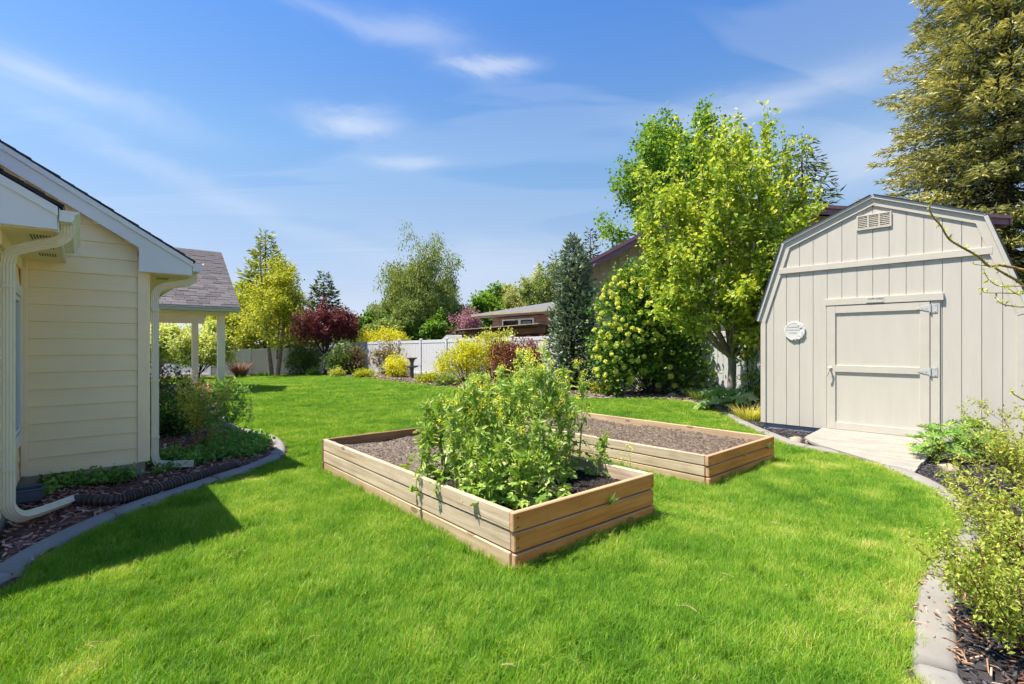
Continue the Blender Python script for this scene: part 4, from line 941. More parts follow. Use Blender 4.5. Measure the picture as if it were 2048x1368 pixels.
# ------------------------------------------------------------------ neighbouring houses
def big_house():
    ang = math.radians(-6); e0 = np.array([10.98, 20.2])
    h = thing('neighbour_house', 'tall tan neighbour house with plum brown fascia behind the leafy trees', 'house', (e0[0], e0[1], 0), ang)
    Lr, t0, a0, zt, zl = 8.15, -9.33, -3.1, 7.38, 4.16; zr = 6.40
    prof = [(t0, zl), (a0, zt), (Lr, zr)]
    top = lambda x: zl + (x - t0) * (zt - zl) / (a0 - t0) if x < a0 else zt + (x - a0) * (zr - zt) / (Lr - a0)
    mb = MB(); mb.prism([(t0 + .7, 0), (Lr - .5, 0), (Lr - .5, top(Lr - .5) - .12), (a0, zt - .12), (t0 + .7, top(t0 + .7) - .12)], 1, .9, 9); mb.build('wall', M['tan'], h)
    n = int((Lr - t0 - 1.3) / .41)
    for i in range(n):                                   # battens
        x = t0 + .8 + i * .41; q = top(x) - .16
        piece('batten', (.05, .035, round(q - .5, 1)), (x, .882, q / 2 + .2), M['tan'], h, None, 0)
    for (p, q) in ((prof[0], prof[1]), (prof[1], prof[2])):
        d = np.array(q) - np.array(p); d /= np.linalg.norm(d); nn = np.array([-d[1], d[0]]); P, Qq = np.array(p), np.array(q)
        mb = MB(); mb.prism([tuple(P), tuple(Qq), tuple(Qq + nn * .06), tuple(P + nn * .06)], 1, .02, 9.5); mb.build('roof', M['shingle_dark'], h)
        mb = MB(); mb.prism([tuple(P + nn * .07), tuple(Qq + nn * .07), tuple(Qq - nn * .06), tuple(P - nn * .06)], 1, -.05, .018); mb.build('fascia', M['purple'], h)
        mb = MB(); mb.prism([tuple(P - nn * .065), tuple(Qq - nn * .065), tuple(Qq - nn * .28), tuple(P - nn * .28)], 1, .03, .07); mb.build('fascia', M['purple'], h)
        mb = MB(); mb.prism([tuple(P - nn * .03), tuple(Qq - nn * .03), tuple(Qq - nn * .05), tuple(P - nn * .05)], 1, .071, .9); mb.build('soffit', M['tan'], h)
    piece('fascia', (.05, 9.4, .32), (Lr + .03, 4.7, zr - .12), M['purple'], h, None, 0)
big_house()
def brick_house():
    o = np.array([(1030 - CX) / F * 26, 26.]); d = np.array([math.sin(math.radians(40.5)), -math.cos(math.radians(40.5))]); ang = math.atan2(d[1], d[0])
    h = thing('brick_house', 'low red brick house with grey hip roof beyond the white fence', 'house', (o[0], o[1], 0), ang)
    x0, x1, ez = -2.25, 3.9, 3.02
    mb = MB(); mb.box(((x0 + x1) / 2, 4.2, 1.5), (x1 - x0, 7.8, 2.96)); mb.build('wall', M['brick'], h)
    ev = [(-2.9, -.5), (4.4, -.5), (4.4, 8.9), (-2.9, 8.9)]; rd = [(.6, 4.2, 4.15), (3.0, 4.2, 4.15)]
    mb = MB(); V = [(x, y, ez + .16) for x, y in ev] + rd
    mb.add(np.array(V), [[0, 1, 5, 4], [2, 3, 4, 5]], [[1, 2, 5], [3, 0, 4]]); mb.build('roof', M['shingle_grey'], h)
    mb = MB(); mb.box((.75, 4.2, ez + .075), (7.4, 9.5, .15)); mb.build('fascia', m_paint('grey_tan_fascia', (.24, .215, .19)), h)
    mb = MB(); mb.box((.75, -.56, ez + .10), (7.5, .10, .10)); mb.build('gutter', M['rock'], h)
    wl, wr, wz0, wz1 = -1.35, 1.15, 1.85, 2.86
    mb = MB(); mb.box(((wl + wr) / 2, .28, (wz0 + wz1) / 2), (wr - wl, .06, wz1 - wz0)); w = mb.build('window', M['white'], h)
    for a, b in ((wl + .12, -.05), (.18, wr - .12)):
        piece('sash', (b - a, .04, wz1 - wz0 - .16), ((a + b) / 2, .245, (wz0 + wz1) / 2), M['dark'], w, None, 0)
        piece('pane', (b - a - .10, .012, wz1 - wz0 - .28), ((a + b) / 2, .219, (wz0 + wz1) / 2), M['glass'], w, None, 0)
    for x in (2.7, 3.0): b = MB(); b.lathe([(0, 0), (.09, .02), (.11, .10), (.06, .16), (.05, .2), (0, .2)], 12); b.build('flood_lamp', M['white'], h, True, (x, .08, 2.55), (math.radians(70), 0, 0))
    p = thing('pergola', 'long brown timber pergola roof just above the white fence', 'pergola', (o[0] - .9, o[1] - 2.9, 0), ang + .04)
    piece('beam', (5.6, .10, .24), (.3, 0, 2.06), M['cedar_in'], p, (0, math.radians(-1.5), 0), .01); piece('beam', (5.6, .10, .24), (.3, 2.4, 2.06), M['cedar_in'], p, (0, math.radians(-1.5), 0), .01)
    for i in range(12): piece('rafter', (.05, 3.2, .10), (-2.3 + i * .47, 1.2, 2.20 + .012 * i), M['cedar_in'], p, None, .004)
    piece('roof_sheet', (5.7, 3.3, .03), (.3, 1.2, 2.30), M['ramp'], p, (0, math.radians(-1.5), 0), 0)
    for x in (-2.2, .4, 2.9): piece('post', (.14, .14, 2.0), (x, 0, 1.0), M['cedar_in'], p, None, .01)
    s = thing('white_shed_roof', 'small pale roof end left of the pergola above the fence', 'shed roof', (*at(905, 27)[:2], 0), ang)
    mb = MB(); mb.prism([(-1.4, 1.5), (1.6, 1.5), (1.6, 1.95), (-.6, 2.05), (-1.4, 1.62)], 1, 0, 2.5); mb.build('roof_end', M['gutter'], s)
brick_house()

# ------------------------------------------------------------------ birdbath
q = G(824, 759); bb = thing('birdbath', 'dark two-tier cast stone birdbath in front of the white fence', 'birdbath', q)
mb = MB(); mb.lathe([(.15, 0), (.15, .05), (.12, .07), (.085, .14), (.075, .40), (.10, .50)], 20); mb.build('pedestal', M['stone_bath'], bb, True)
mb = MB(); mb.lathe([(.09, .501), (.20, .53), (.27, .56), (.275, .60), (.24, .595), (.09, .57)], 22); mb.build('lower_bowl', M['stone_bath'], bb, True)
mb = MB(); mb.lathe([(.085, .571), (.07, .66), (.08, .76), (.13, .86), (.16, .875)], 20); mb.build('column', M['stone_bath'], bb, True)
mb = MB(); mb.lathe([(.12, .876), (.215, .90), (.225, .955), (.20, .95), (.10, .925), (0, .92)], 22); mb.build('upper_bowl', M['stone_bath'], bb, True)
# small bird on the rim and a hook stake beside
q = G(842, 757); hs = thing('garden_stake', 'thin bent dark metal stake beside the birdbath', 'stake', q)
mb = MB(); mb.tube(catmull([(0, 0, 0), (0, 0, .35), (-.03, 0, .55), (-.12, 0, .62)], 6), .008, 5); mb.build('rod', M['dark'], hs)
mb = MB(); mb.box((.02, 0, .30), (.03, .03, .14)); mb.build('hook', M['dark'], hs)
# stones
def stone(p, s, label, seed, group=None):
    r = np.random.default_rng(seed); bm = bmesh.new(); bmesh.ops.create_icosphere(bm, subdivisions=2, radius=1)
    for v in bm.verts: v.co *= 1 + .22 * mnoise.noise(v.co * 1.4 + Vector((seed, 0, 0)))
    bmesh.ops.scale(bm, vec=s, verts=bm.verts); me = bpy.data.meshes.new('stone'); bm.to_mesh(me); bm.free()
    o = link('stone', me, M['rock'], None, p, (0, 0, r.random() * 3)); tag(o, label, 'stone', group)
p = G(1899, 944, .03); stone((p.x, p.y, .06), (.13, .075, .065), 'tan stone under the lupines at the kerb', 1)
p = G(1592, 884, .03); stone((p.x, p.y, .05), (.12, .09, .07), 'brown stone lying beside the shed ramp', 2)
for k, (px, py) in enumerate(((668, 750), (748, 756), (804, 757), (1352, 800))):
    p = G(px, py - 1); stone((p.x, p.y + .3, p.z + .06), (.18, .14, .09), ['small stone beneath the plum tree', 'small stone beside the dwarf golden shrub', 'small stone between round golden shrub and birdbath', 'small brown stone under the snowball bush'][k], 5 + k)

# ------------------------------------------------------------------ plants
def norm(a): return a / (np.linalg.norm(a, axis=-1, keepdims=True) + 1e-9)
def rdirs(r, n, up=0.): d = r.normal(0, 1, (n, 3)); d[:, 2] += up; return norm(d)
TPL = {
    'rhomb': (np.array([[0, 0, 0], [.45, .5, .06], [1, 0, -.05], [.45, -.5, .06]]), np.array([[0, 1, 2, 3]])),
    'ovate': (np.array([[0, 0, 0], [.28, .42, .07], [.65, .40, .05], [1, 0, -.10], [.65, -.40, .05], [.28, -.42, .07]]), np.array([[0, 1, 2, 3], [0, 3, 4, 5]])),
    'needle': (np.array([[0, 0, 0], [.35, .5, 0], [1, 0, .0], [.35, -.5, 0]]), np.array([[0, 1, 2, 3]])),
    'strap': (np.array([[0, .5, 0], [0, -.5, 0], [.5, .45, .12], [.5, -.45, .12], [1, 0, -.05], [1, 0, -.05]]), np.array([[0, 1, 3, 2], [2, 3, 5, 4]])),
}
def lobed(seed=0, n=15):
    a = np.linspace(-math.pi * .93, math.pi * .93, n); q = 1 + .22 * np.cos(np.arange(n) * math.pi); q[0] = q[-1] = .55
    x = .55 - np.cos(a) * -.5 * q; x = .5 + .5 * np.cos(a) * q; y = .46 * np.sin(a) * q
    z = .10 * np.sin(np.arange(n) * 2.1) - .22 * (x - .3) ** 2 - .25 * y * y
    V = np.vstack([[[.42, 0, .05]], np.stack([x, y, z], 1)]); i = np.arange(1, n)
    return V, np.stack([np.zeros(n - 1, int), i, i + 1], 1)
TPL['lobed'] = lobed()
def leaves(mb, tpl, P, D, S, W, tint, r, roll=None, up=None):
    """Place a copy of a leaf template at each point: D growth direction, S length, W width/length."""
    V, Fc = TPL[tpl]; n = len(P); D = norm(D)
    U = (np.array([0, 0, 1.]) + .55 * r.normal(0, 1, (n, 3))) if up is None else up
    Y = norm(np.cross(U, D)); Z = np.cross(D, Y)
    S = np.broadcast_to(S, (n,)); W = np.broadcast_to(W, (n,))
    A = P[:, None] + S[:, None, None] * (V[None, :, :1] * D[:, None] + V[None, :, 1:2] * W[:, None, None] * Y[:, None] + V[None, :, 2:] * Z[:, None])
    mb.add(A.reshape(-1, 3), (Fc[None] + (np.arange(n) * len(V))[:, None, None]).reshape(-1, Fc.shape[1]), tint=np.repeat(np.broadcast_to(tint, (n,)), len(V)))

class Tree:
    """Recursive limbs; twig points collect where the leaves sit."""
    env = None
    def __init__(s, seed): s.r = np.random.default_rng(seed); s.wood = MB(); s.A, s.D = [], []
    def limb(s, p, d, L, rad, lvl, lv, tip=None):
        q = lv[lvl]; r = s.r; n = q.get('seg', 5); pts = [np.array(p, float)]; d = norm(np.array(d, float))
        for i in range(n):
            d = norm(d + r.normal(0, q.get('wig', .12), 3) + np.array([0, 0, q.get('trop', .05)]))
            pts.append(pts[-1] + d * L / n)
        if s.env is not None and lvl >= 1 and not s.env(np.array([pts[-1]]))[0]: return
        P = np.array(pts); R = np.linspace(rad, rad * q.get('taper', .35), n + 1)
        if not q.get('bare'): s.wood.tube(P, R, q.get('sides', 5), cap=False)
        if q.get('leaf'):
            m = max(2, int(q['leaf'] * L)); u = r.uniform(q.get('l0', .15), 1, m) * n; i = np.minimum(u.astype(int), n - 1); f = (u - i)[:, None]
            s.A.append(P[i] * (1 - f) + P[i + 1] * f); s.D.append(norm(P[i + 1] - P[i]))
        if lvl + 1 < len(lv):
            k = q['n']; k = int(round(k * r.uniform(.8, 1.2)))
            for c in range(k):
                u = (q.get('c0', .25) + (1 - q.get('c0', .25)) * (c + r.random()) / k) * n; i = min(int(u), n - 1); f = u - i
                pp = P[i] * (1 - f) + P[i + 1] * f; t = norm(P[i + 1] - P[i])
                side = norm(np.cross(t, r.normal(0, 1, 3))); an = q['ang'] * r.uniform(.7, 1.3)
                dd = t * math.cos(an) + side * math.sin(an)
                s.limb(pp, dd, L * q['ratio'] * r.uniform(.65, 1.2) * (1.15 - .55 * u / n), R[i] * q.get('rr', .55), lvl + 1, lv)
    def finish(s, root, wood_mat, leaf_mat, per, size, wr=.6, tpl='rhomb', spread=.06, droop=.3, tone=.5, tsd=.2, env=None, crown='crown', clump=.15, out=.4):
        r = s.r
        s.wood.build('trunk', wood_mat, root, True)
        A, D = np.vstack(s.A), np.vstack(s.D)
        if env is not None: k = env(A); A, D = A[k], D[k]
        ct = r.normal(0, clump, len(A))
        A = np.repeat(A, per, 0); D = np.repeat(D, per, 0); ct = np.repeat(ct, per); n = len(A)
        P = A + r.normal(0, spread, (n, 3)); d = D * out + rdirs(r, n) * .8 - np.array([0, 0, droop])
        mb = MB(); leaves(mb, tpl, P, d, size * r.uniform(.6, 1.35, n), wr, np.clip(r.normal(tone, tsd, n) + ct, 0, 1), r)
        return mb.build(crown, leaf_mat, root)

def bush(name, label, cat, base, blobs, mat, n, size, wr=.55, tone=.5, stem_mat=None, seed=0, tpl='rhomb', up=.3, group=None, stems=7, clr=.11, cl_n=38, shell=.72, flowers=None, rz=0, toned=.16, droop=0.):
    """Leafy shrub: leaves in clumps on branch tips spread through lobed volumes; blobs: (x, y, z, rx, ry, rz) relative to base."""
    r = np.random.default_rng(seed); root = thing(name, label, cat, base, rz, group)
    bl = np.array(blobs, float); vol = bl[:, 3] * bl[:, 4] * bl[:, 5]; w = vol ** .75; w /= w.sum(); nc = max(3, n // cl_n)
    k = r.choice(len(bl), nc, p=w); d = rdirs(r, nc, .15); q = shell + (1 - shell) * r.random(nc) * 1.25; q = np.where(r.random(nc) < .25, q * r.uniform(.3, .9, nc), q)
    C = bl[k, :3] + d * q[:, None] * bl[k, 3:]; C[:, 2] = np.maximum(C[:, 2], .03)
    mb = MB(); top = bl[:, 2].max()
    for i in range(nc):
        if i % max(1, nc // (stems * 4)) == 0:
            b0 = np.array([C[i, 0] * .12, C[i, 1] * .12, 0.]); mid = b0 * .4 + C[i] * .6 + np.array([0, 0, -.08 * C[i, 2]]) + r.normal(0, .03, 3)
            mb.tube(catmull([b0, mid, C[i]], 3), np.linspace(.010, .003, 7) * (1 + .6 * bl[0, 3]), 4, cap=False)
    if mb.n: mb.build('stems', stem_mat or M['bark_dark'], root)
    m = nc * cl_n; ci = np.repeat(np.arange(nc), cl_n); cr = clr * (.6 + .8 * r.random(nc))
    P = C[ci] + r.normal(0, 1, (m, 3)) * cr[ci][:, None]; P[:, 2] = np.maximum(P[:, 2], .01)
    out = norm(P - bl[k[ci], :3]); D = out * .6 + rdirs(r, m) * .8 + np.array([0, 0, up - droop])
    tn = np.clip(r.normal(tone, toned, m) + r.normal(0, .13, nc)[ci], 0, 1)
    lf = MB(); leaves(lf, tpl, P, D, size * r.uniform(.6, 1.35, m), wr, tn, r); lf.build('foliage', mat, root)
    if flowers:
        fm, fn, fs, frad, where = flowers; sel = r.integers(0, nc, fn); FP = C[sel] + out_push(C[sel], bl[k[sel], :3], frad)
        fl = MB(); a = np.repeat(np.arange(fn), where); n2 = len(a); d2 = rdirs(r, n2, .2); leaves(fl, 'rhomb', FP[a] + d2 * fs * .6, d2 + .4 * rdirs(r, n2), fs * .9, .8, np.clip(r.normal(.55, .2, n2), 0, 1), r); fl.build('blossoms', fm, root)
    return root
def out_push(C, B, q): return norm(C - B) * q

def conifer(name, label, base, H, R, mat, seed, whorl=.35, z0=.6, spray=.28, per=7, droop=-.18, tone=.45, power=.85, wmat=None, nb=7, sp_w=.32, fill=1.0, tipup=.25, group=None, column=0., zc=0, tone_hi=.25):
    """Spruce: whorled branches with side twigs, every twig dressed with needle sprays."""
    r = np.random.default_rng(seed); root = thing(name, label, 'tree', base, 0, group); wood = MB(); lf = MB()
    wood.tube([(0, 0, 0), (0, 0, H * .5), (0, 0, H)], [H * .018 + .02, H * .011, .01], 7)
    PP, DD, TT = [], [], []; z = z0
    while z < H * .985:
        u = (z - z0) / (H - z0); rad = R * ((1 - u) ** power) * (1 - column) + R * column * min(1, (1 - u) * 4) * (.75 + .25 * min(1, u * 6)) + .05
        k = max(3, int(nb * (.55 + .45 * (1 - u)))); off = r.random() * 6.283
        for b in range(k):
            a = off + b * 6.283 / k + r.normal(0, .18); Lb = rad * r.uniform(.72, 1.12); n = 6
            t = np.linspace(0, 1, n); dirh = np.array([math.cos(a), math.sin(a), 0])
            P = dirh[None] * (t * Lb)[:, None] + np.array([0, 0, 1.])[None] * ((z + r.normal(0, whorl * .25)) + Lb * (droop * t + tipup * t ** 2.4))[:, None]
            if z > zc: wood.tube(P, np.linspace(.012 + Lb * .012, .004, n), 3, cap=False)
            m = max(4, int(per * Lb / spray * fill)); f = r.random(m) ** .75 * .97 + .03; i = np.minimum((f * (n - 1)).astype(int), n - 2); g = (f * (n - 1) - i)[:, None]
            B = P[i] * (1 - g) + P[i + 1] * g; T = norm(P[i + 1] - P[i]); S = norm(np.cross(T, [0, 0, 1.])); sgn = r.choice((-1, 1), m)
            wd = (Lb * .33 * (1 - f) + spray * .6) * r.random(m)
            Q = B + S * (sgn * wd)[:, None] + T * (wd * .6)[:, None] + np.array([0, 0, 1.]) * (r.normal(-.04, .10, m) * (.3 + wd))[:, None]
            PP.append(Q); DD.append(T * .8 + S * sgn[:, None] * .6 + r.normal(0, .35, (m, 3)) + np.array([0, 0, -.05])); TT.append(np.clip(r.normal(tone, .17, m) + tone_hi * (f - .55) + r.normal(0, .06), 0, 1))
        z += whorl * r.uniform(.8, 1.2) * (1 - .35 * u)
    P, D, T = np.vstack(PP), np.vstack(DD), np.concatenate(TT); k = P[:, 2] > zc; P, D, T = P[k], D[k], T[k]
    leaves(lf, 'needle', P, D, spray * r.uniform(.6, 1.4, len(P)), sp_w, T, r)
    wood.build('trunk', wmat or M['bark_dark'], root, True); lf.build('crown', mat, root)
    return root

# --- fresh green maple by the fence (grey trunk) ---------------------------------------------------
b = at(1462, 11.4); root = thing('maple_tree', 'young yellow-green leafed tree with smooth grey forked trunk beside the shed', 'tree', b)
T = Tree(21)
envm = lambda P: (P[:, 2] > 1.5 + .12 * np.abs(P[:, 0])) & (((P[:, 0] + .22) / 2.3) ** 2 + ((P[:, 2] - 2.9) / 3.0) ** 2 < 1.0) & (P[:, 1] < 1.6)
T.env = lambda P: envm(P + np.array([0, 0, .3]))
LV = [dict(n=8, ang=.62, ratio=.55, c0=.22, wig=.06, trop=.10, taper=.4, sides=8, seg=7, rr=.5, leaf=6, l0=.35), dict(n=7, ang=.55, ratio=.50, wig=.09, trop=.15, seg=6, rr=.5, leaf=8, l0=.25), dict(n=4, ang=.6, ratio=.50, wig=.14, trop=.12, seg=4, sides=4, leaf=15, rr=.6), dict(wig=.2, trop=.04, seg=3, sides=3, leaf=24)]
T.wood.tube([(0, 0, -.05), (0.01, 0, .45), (.03, 0, .95), (.02, 0, 1.25)], [.115, .092, .086, .09], 10)
for d, L, rad in (((-.10, .05, 1), 4.3, .07), ((.26, .15, 1), 4.1, .06), ((-.36, .25, 1), 4.1, .055), ((.12, -.35, 1), 4.0, .05), ((-.55, -.15, .9), 3.7, .05), ((-.25, -.45, .9), 3.8, .045), ((-.75, .25, .8), 2.9, .04), ((.50, .25, .8), 2.9, .04), ((-.9, -.5, .55), 2.0, .03), ((.75, -.5, .5), 1.6, .03), ((.2, -1.0, .5), 1.7, .03), ((-.4, -1.0, .45), 1.8, .03), ((-1.0, .1, .6), 2.4, .03), ((-.8, -.7, .7), 2.5, .03), ((.9, .2, .6), 1.9, .03), ((.5, -.8, .75), 2.4, .03), ((-.2, -.9, .85), 2.8, .03), ((-.6, .8, .6), 2.4, .03)):
    T.limb((.02, 0, 1.15), d, L, rad, 0, LV)
T.env = None                                        # straight leafy shoots standing out of the crown
for k in range(46):
    x = T.r.uniform(-1.8, 1.75); y = T.r.uniform(-.9, .9); z = 2.9 + 2.75 * math.sqrt(max(.05, 1 - (x / 2.15) ** 2)) - T.r.uniform(.3, .9)
    T.limb((x, y, z), (x * .16 + T.r.normal(0, .05), T.r.normal(0, .07), 1), T.r.uniform(.7, 1.5), .012, 0, [dict(n=3, ang=.35, ratio=.3, c0=.2, wig=.03, trop=.08, seg=5, sides=4, leaf=20, l0=.0, taper=.2), dict(wig=.06, trop=.06, seg=3, sides=3, leaf=20)])
T.finish(root, M['bark_grey'], LM['maple'], 2, .092, .74, 'ovate', .06, .40, .42, .2, lambda P: envm(P) | (P[:, 2] > 4.2), clump=.18)

# --- snowball viburnum -----------------------------------------------------------------------------
b = at(1306, 13.9)
vb = bush('snowball_bush', 'large snowball bush covered in lime green flower balls beside the grey trunk', 'bush', b,
     [(-.6, 0, 1.9, .95, .8, 1.5), (.45, .1, 1.35, 1.2, .8, 1.25), (-1.1, -.1, 1.0, .55, .6, .95), (1.2, 0, .8, .65, .6, .75), (-.2, 0, 3.0, .7, .6, .6)], LM['viburnum'], 28000, .08, .78, .52, seed=5, tpl='ovate', cl_n=30, clr=.16, stems=12)
r = np.random.default_rng(8); mb = MB()
bl = np.array([(-.6, 0, 1.9, .95, .8, 1.5), (.45, .1, 1.35, 1.2, .8, 1.25), (-1.1, -.1, 1.0, .55, .6, .95), (1.2, 0, .8, .65, .6, .75), (-.2, 0, 3.0, .7, .6, .6)])
k = r.choice(5, 420, p=[.46, .13, .18, .06, .17]); d = rdirs(r, 420, .25); d[:, 1] = -np.abs(d[:, 1]); C = bl[k, :3] + norm(d) * bl[k, 3:] * r.uniform(.9, 1.12, (420, 1))
C = C[C[:, 2] > .25]; C = C[(C[:, 0] < .15) | (r.random(len(C)) < .45)]
ico = np.array([[0, 0, 1], [.894, 0, .447], [.276, .851, .447], [-.724, .526, .447], [-.724, -.526, .447], [.276, -.851, .447], [.724, .526, -.447], [-.276, .851, -.447], [-.894, 0, -.447], [-.276, -.851, -.447], [.724, -.526, -.447], [0, 0, -1]])
icf = np.array([[0, 1, 2], [0, 2, 3], [0, 3, 4], [0, 4, 5], [0, 5, 1], [1, 6, 2], [2, 7, 3], [3, 8, 4], [4, 9, 5], [5, 10, 1], [6, 7, 2], [7, 8, 3], [8, 9, 4], [9, 10, 5], [10, 6, 1], [11, 7, 6], [11, 8, 7], [11, 9, 8], [11, 10, 9], [11, 6, 10]])
me_ball = None
proto = MB(); pts = norm(np.vstack([ico] + [rdirs(r, 60)])); leaves(proto, 'ovate', pts * .030, pts + .7 * rdirs(r, len(pts)), .032, .9, np.clip(r.normal(.5, .2, len(pts)), 0, 1), r); proto.add(ico * .036, icf, tint=.25)
me_ball = proto.mesh('flower_ball'); me_ball.materials.append(LM['snowball'])
rest = MB(); V0 = np.vstack(proto.v); F0 = [np.vstack(v) for v in proto.f.values()]; T0 = np.concatenate(proto.t)
for i, c in enumerate(C[:300]):
    o = link('flower_ball', me_ball, None, vb, c, (r.random() * 6, r.random() * 6, 0)); s = r.uniform(.9, 1.5); o.scale = (s, s, s)

# --- columnar blue spruce, dark spruces, big spruce --------------------------------------------------
conifer('blue_spruce', 'narrow blue-grey columnar spruce in front of the white fence', at(1146, 15.6), hz(470, 15.6) - .1, .86, LM['blue_spruce'], 31, .15, .05, .13, 7, .10, .5, .9, nb=11, tipup=.55, column=.40, sp_w=.5)
conifer('spruce_tree', 'huge spruce with tan pollen-tipped branches towering behind the shed', at(2010, 29), 31.0, 8.2, LM['pollen'], 32, .46, 3.0,   .36, 19.0, -.14, .52, .62, nb=11, tipup=.06, sp_w=.21, tone_hi=.35, fill=1.0, zc=5.0)
conifer('spruce_tree', 'dark ragged spruce peeking out behind the yellow-green tree', at(1604, 33), hz(268, 33), 4.6, LM['spruce'], 33, .55, 4, .5, 8, -.34, .42, .75, nb=8, tipup=.05, zc=6, sp_w=.22)
conifer('spruce_tree', 'broad pointed spruce behind the twin birch', at(531, 39), hz(447, 39), 4.3, LM['spruce_lit'], 34, .34, .5, .40, 9, -.16, .66, .95, nb=8)
conifer('spruce_tree', 'small dark spruce above the purple plum tree', at(648, 44), hz(532, 44), 3.0, LM['spruce'], 35, .36, .5, .40, 8, -.12, .45, .8, nb=8)
conifer('spruce_tree', 'slim dark spruce beyond the brick house roof', at(1112, 47), hz(503, 47), 1.7, LM['spruce'], 36, .4, 3, .36, 6, -.1, .45, .8, nb=7)
conifer('spruce_tree', 'dark spruce at the low end of the plum brown fascia', at(1181, 42), hz(460, 42), 2.0, LM['spruce'], 37, .4, 3, .36, 6, -.1, .5, .8, nb=7)
conifer('spruce_tree', 'wide low dark spruce behind the far left white fence', at(480, 40), hz(560, 40), 3.6, LM['spruce'], 38, .42, .5, .4, 6, -.2, .35, .7, nb=8)

# --- twin-trunk birch by the far fence -----------------------------------------------------------------
b = at(549, 30.3); root = thing('birch_tree', 'twin-trunked birch with peeling bark and chartreuse leaves by the far fence', 'tree', b)
envb = lambda P: (np.abs(P[:, 0]) < 2.75 * np.clip((hz(472, 30.3) - P[:, 2]) / 5.6, 0, 1) + .15) & (P[:, 2] > 1.6)
T = Tree(41); T.env = lambda P: envb(P); LV = [dict(n=24, ang=1.0, ratio=.38, c0=.24, wig=.03, trop=.04, taper=.2, sides=7, seg=9, rr=.4, leaf=5, l0=.5), dict(n=7, ang=.6, ratio=.5, wig=.12, trop=.0, seg=5, rr=.5, leaf=7), dict(wig=.15, trop=-.08, seg=4, sides=3, leaf=13)]
T.limb((-.15, 0, -.05), (-.08, 0, 1), hz(485, 30.3) + .2, .13, 0, LV); T.limb((.18, 0, -.05), (.10, 0, 1), hz(520, 30.3) + .1, .125, 0, LV)
T.limb((0, .3, 1.0), (.0, .12, 1), 5.6, .06, 0, LV)
T.finish(root, M['bark_birch'], LM['birch'], 6, .12, .75, 'rhomb', .15, .35, .6, .2, envb, clump=.16)

# --- purple plum ----------------------------------------------------------------------------------------
b = at(650, 29.6); root = thing('plum_tree', 'purple-leafed plum tree with vase-shaped crown at the fence corner', 'tree', b)
T = Tree(51); LV = [dict(n=7, ang=.55, ratio=.55, c0=.3, wig=.07, trop=.06, taper=.35, sides=6, seg=5, rr=.5), dict(n=6, ang=.6, ratio=.55, wig=.1, trop=.05, seg=4, rr=.5, leaf=12), dict(wig=.15, trop=.04, seg=3, sides=3, leaf=20)]
T.wood.tube([(0, 0, -.05), (.03, 0, .6), (0, 0, 1.25)], [.10, .08, .08], 7)
for a in np.linspace(0, 6.28, 9)[:-1]: T.limb((0, 0, 1.15), (.75 * math.cos(a) + .12, .7 * math.sin(a), 1), 2.35, .05, 0, LV)
T.limb((0, 0, 1.2), (.1, 0, 1), 2.45, .05, 0, LV)
T.finish(root, M['bark_dark'], LM['plum'], 5, .12, .6, 'rhomb', .12, .2, .45, .22, lambda P: P[:, 2] > 1.25, clump=.18)

# --- weeping birch beyond the fence -----------------------------------------------------------------------
b = at(838, 46); root = thing('weeping_birch', 'tall weeping birch with thin olive foliage beyond the fence', 'tree', b); Hh = hz(492, 46)
T = Tree(61); LV = [dict(n=16, ang=.75, ratio=.42, c0=.22, wig=.04, trop=.06, taper=.15, sides=6, seg=8, rr=.4), dict(n=8, ang=.6, ratio=.55, wig=.1, trop=.0, seg=6, rr=.45, leaf=3), dict(n=4, ang=.7, ratio=1.1, wig=.12, trop=-.35, seg=6, sides=3, leaf=6), dict(wig=.05, trop=-.6, seg=5, sides=3, leaf=8, l0=0, bare=1)]
T.limb((0, 0, 0), (-.03, 0, 1), Hh, .22, 0, LV); T.limb((.1, 0, 1.5), (.32, .1, 1), Hh * .72, .14, 0, LV); T.limb((-.1, 0, 1.5), (-.30, .1, 1), Hh * .70, .14, 0, LV)
for a in (0.2, 1.4, 2.7, 3.5, 4.6, 5.6): T.limb((0, 0, 1.2), (math.cos(a) * .8, math.sin(a) * .8, .75), Hh * .48, .08, 0, LV)
envw = lambda P: (np.abs(P[:, 0] - .1) < 5.0) & (P[:, 2] > 1.0) & (T.r.random(len(P)) < np.clip(1.7 - 1.45 * P[:, 2] / Hh, .22, 1))
T.finish(root, M['bark_white'], LM['weep'], 5, .19, .45, 'rhomb', .22, .8, .62, .22, envw, clump=.2)

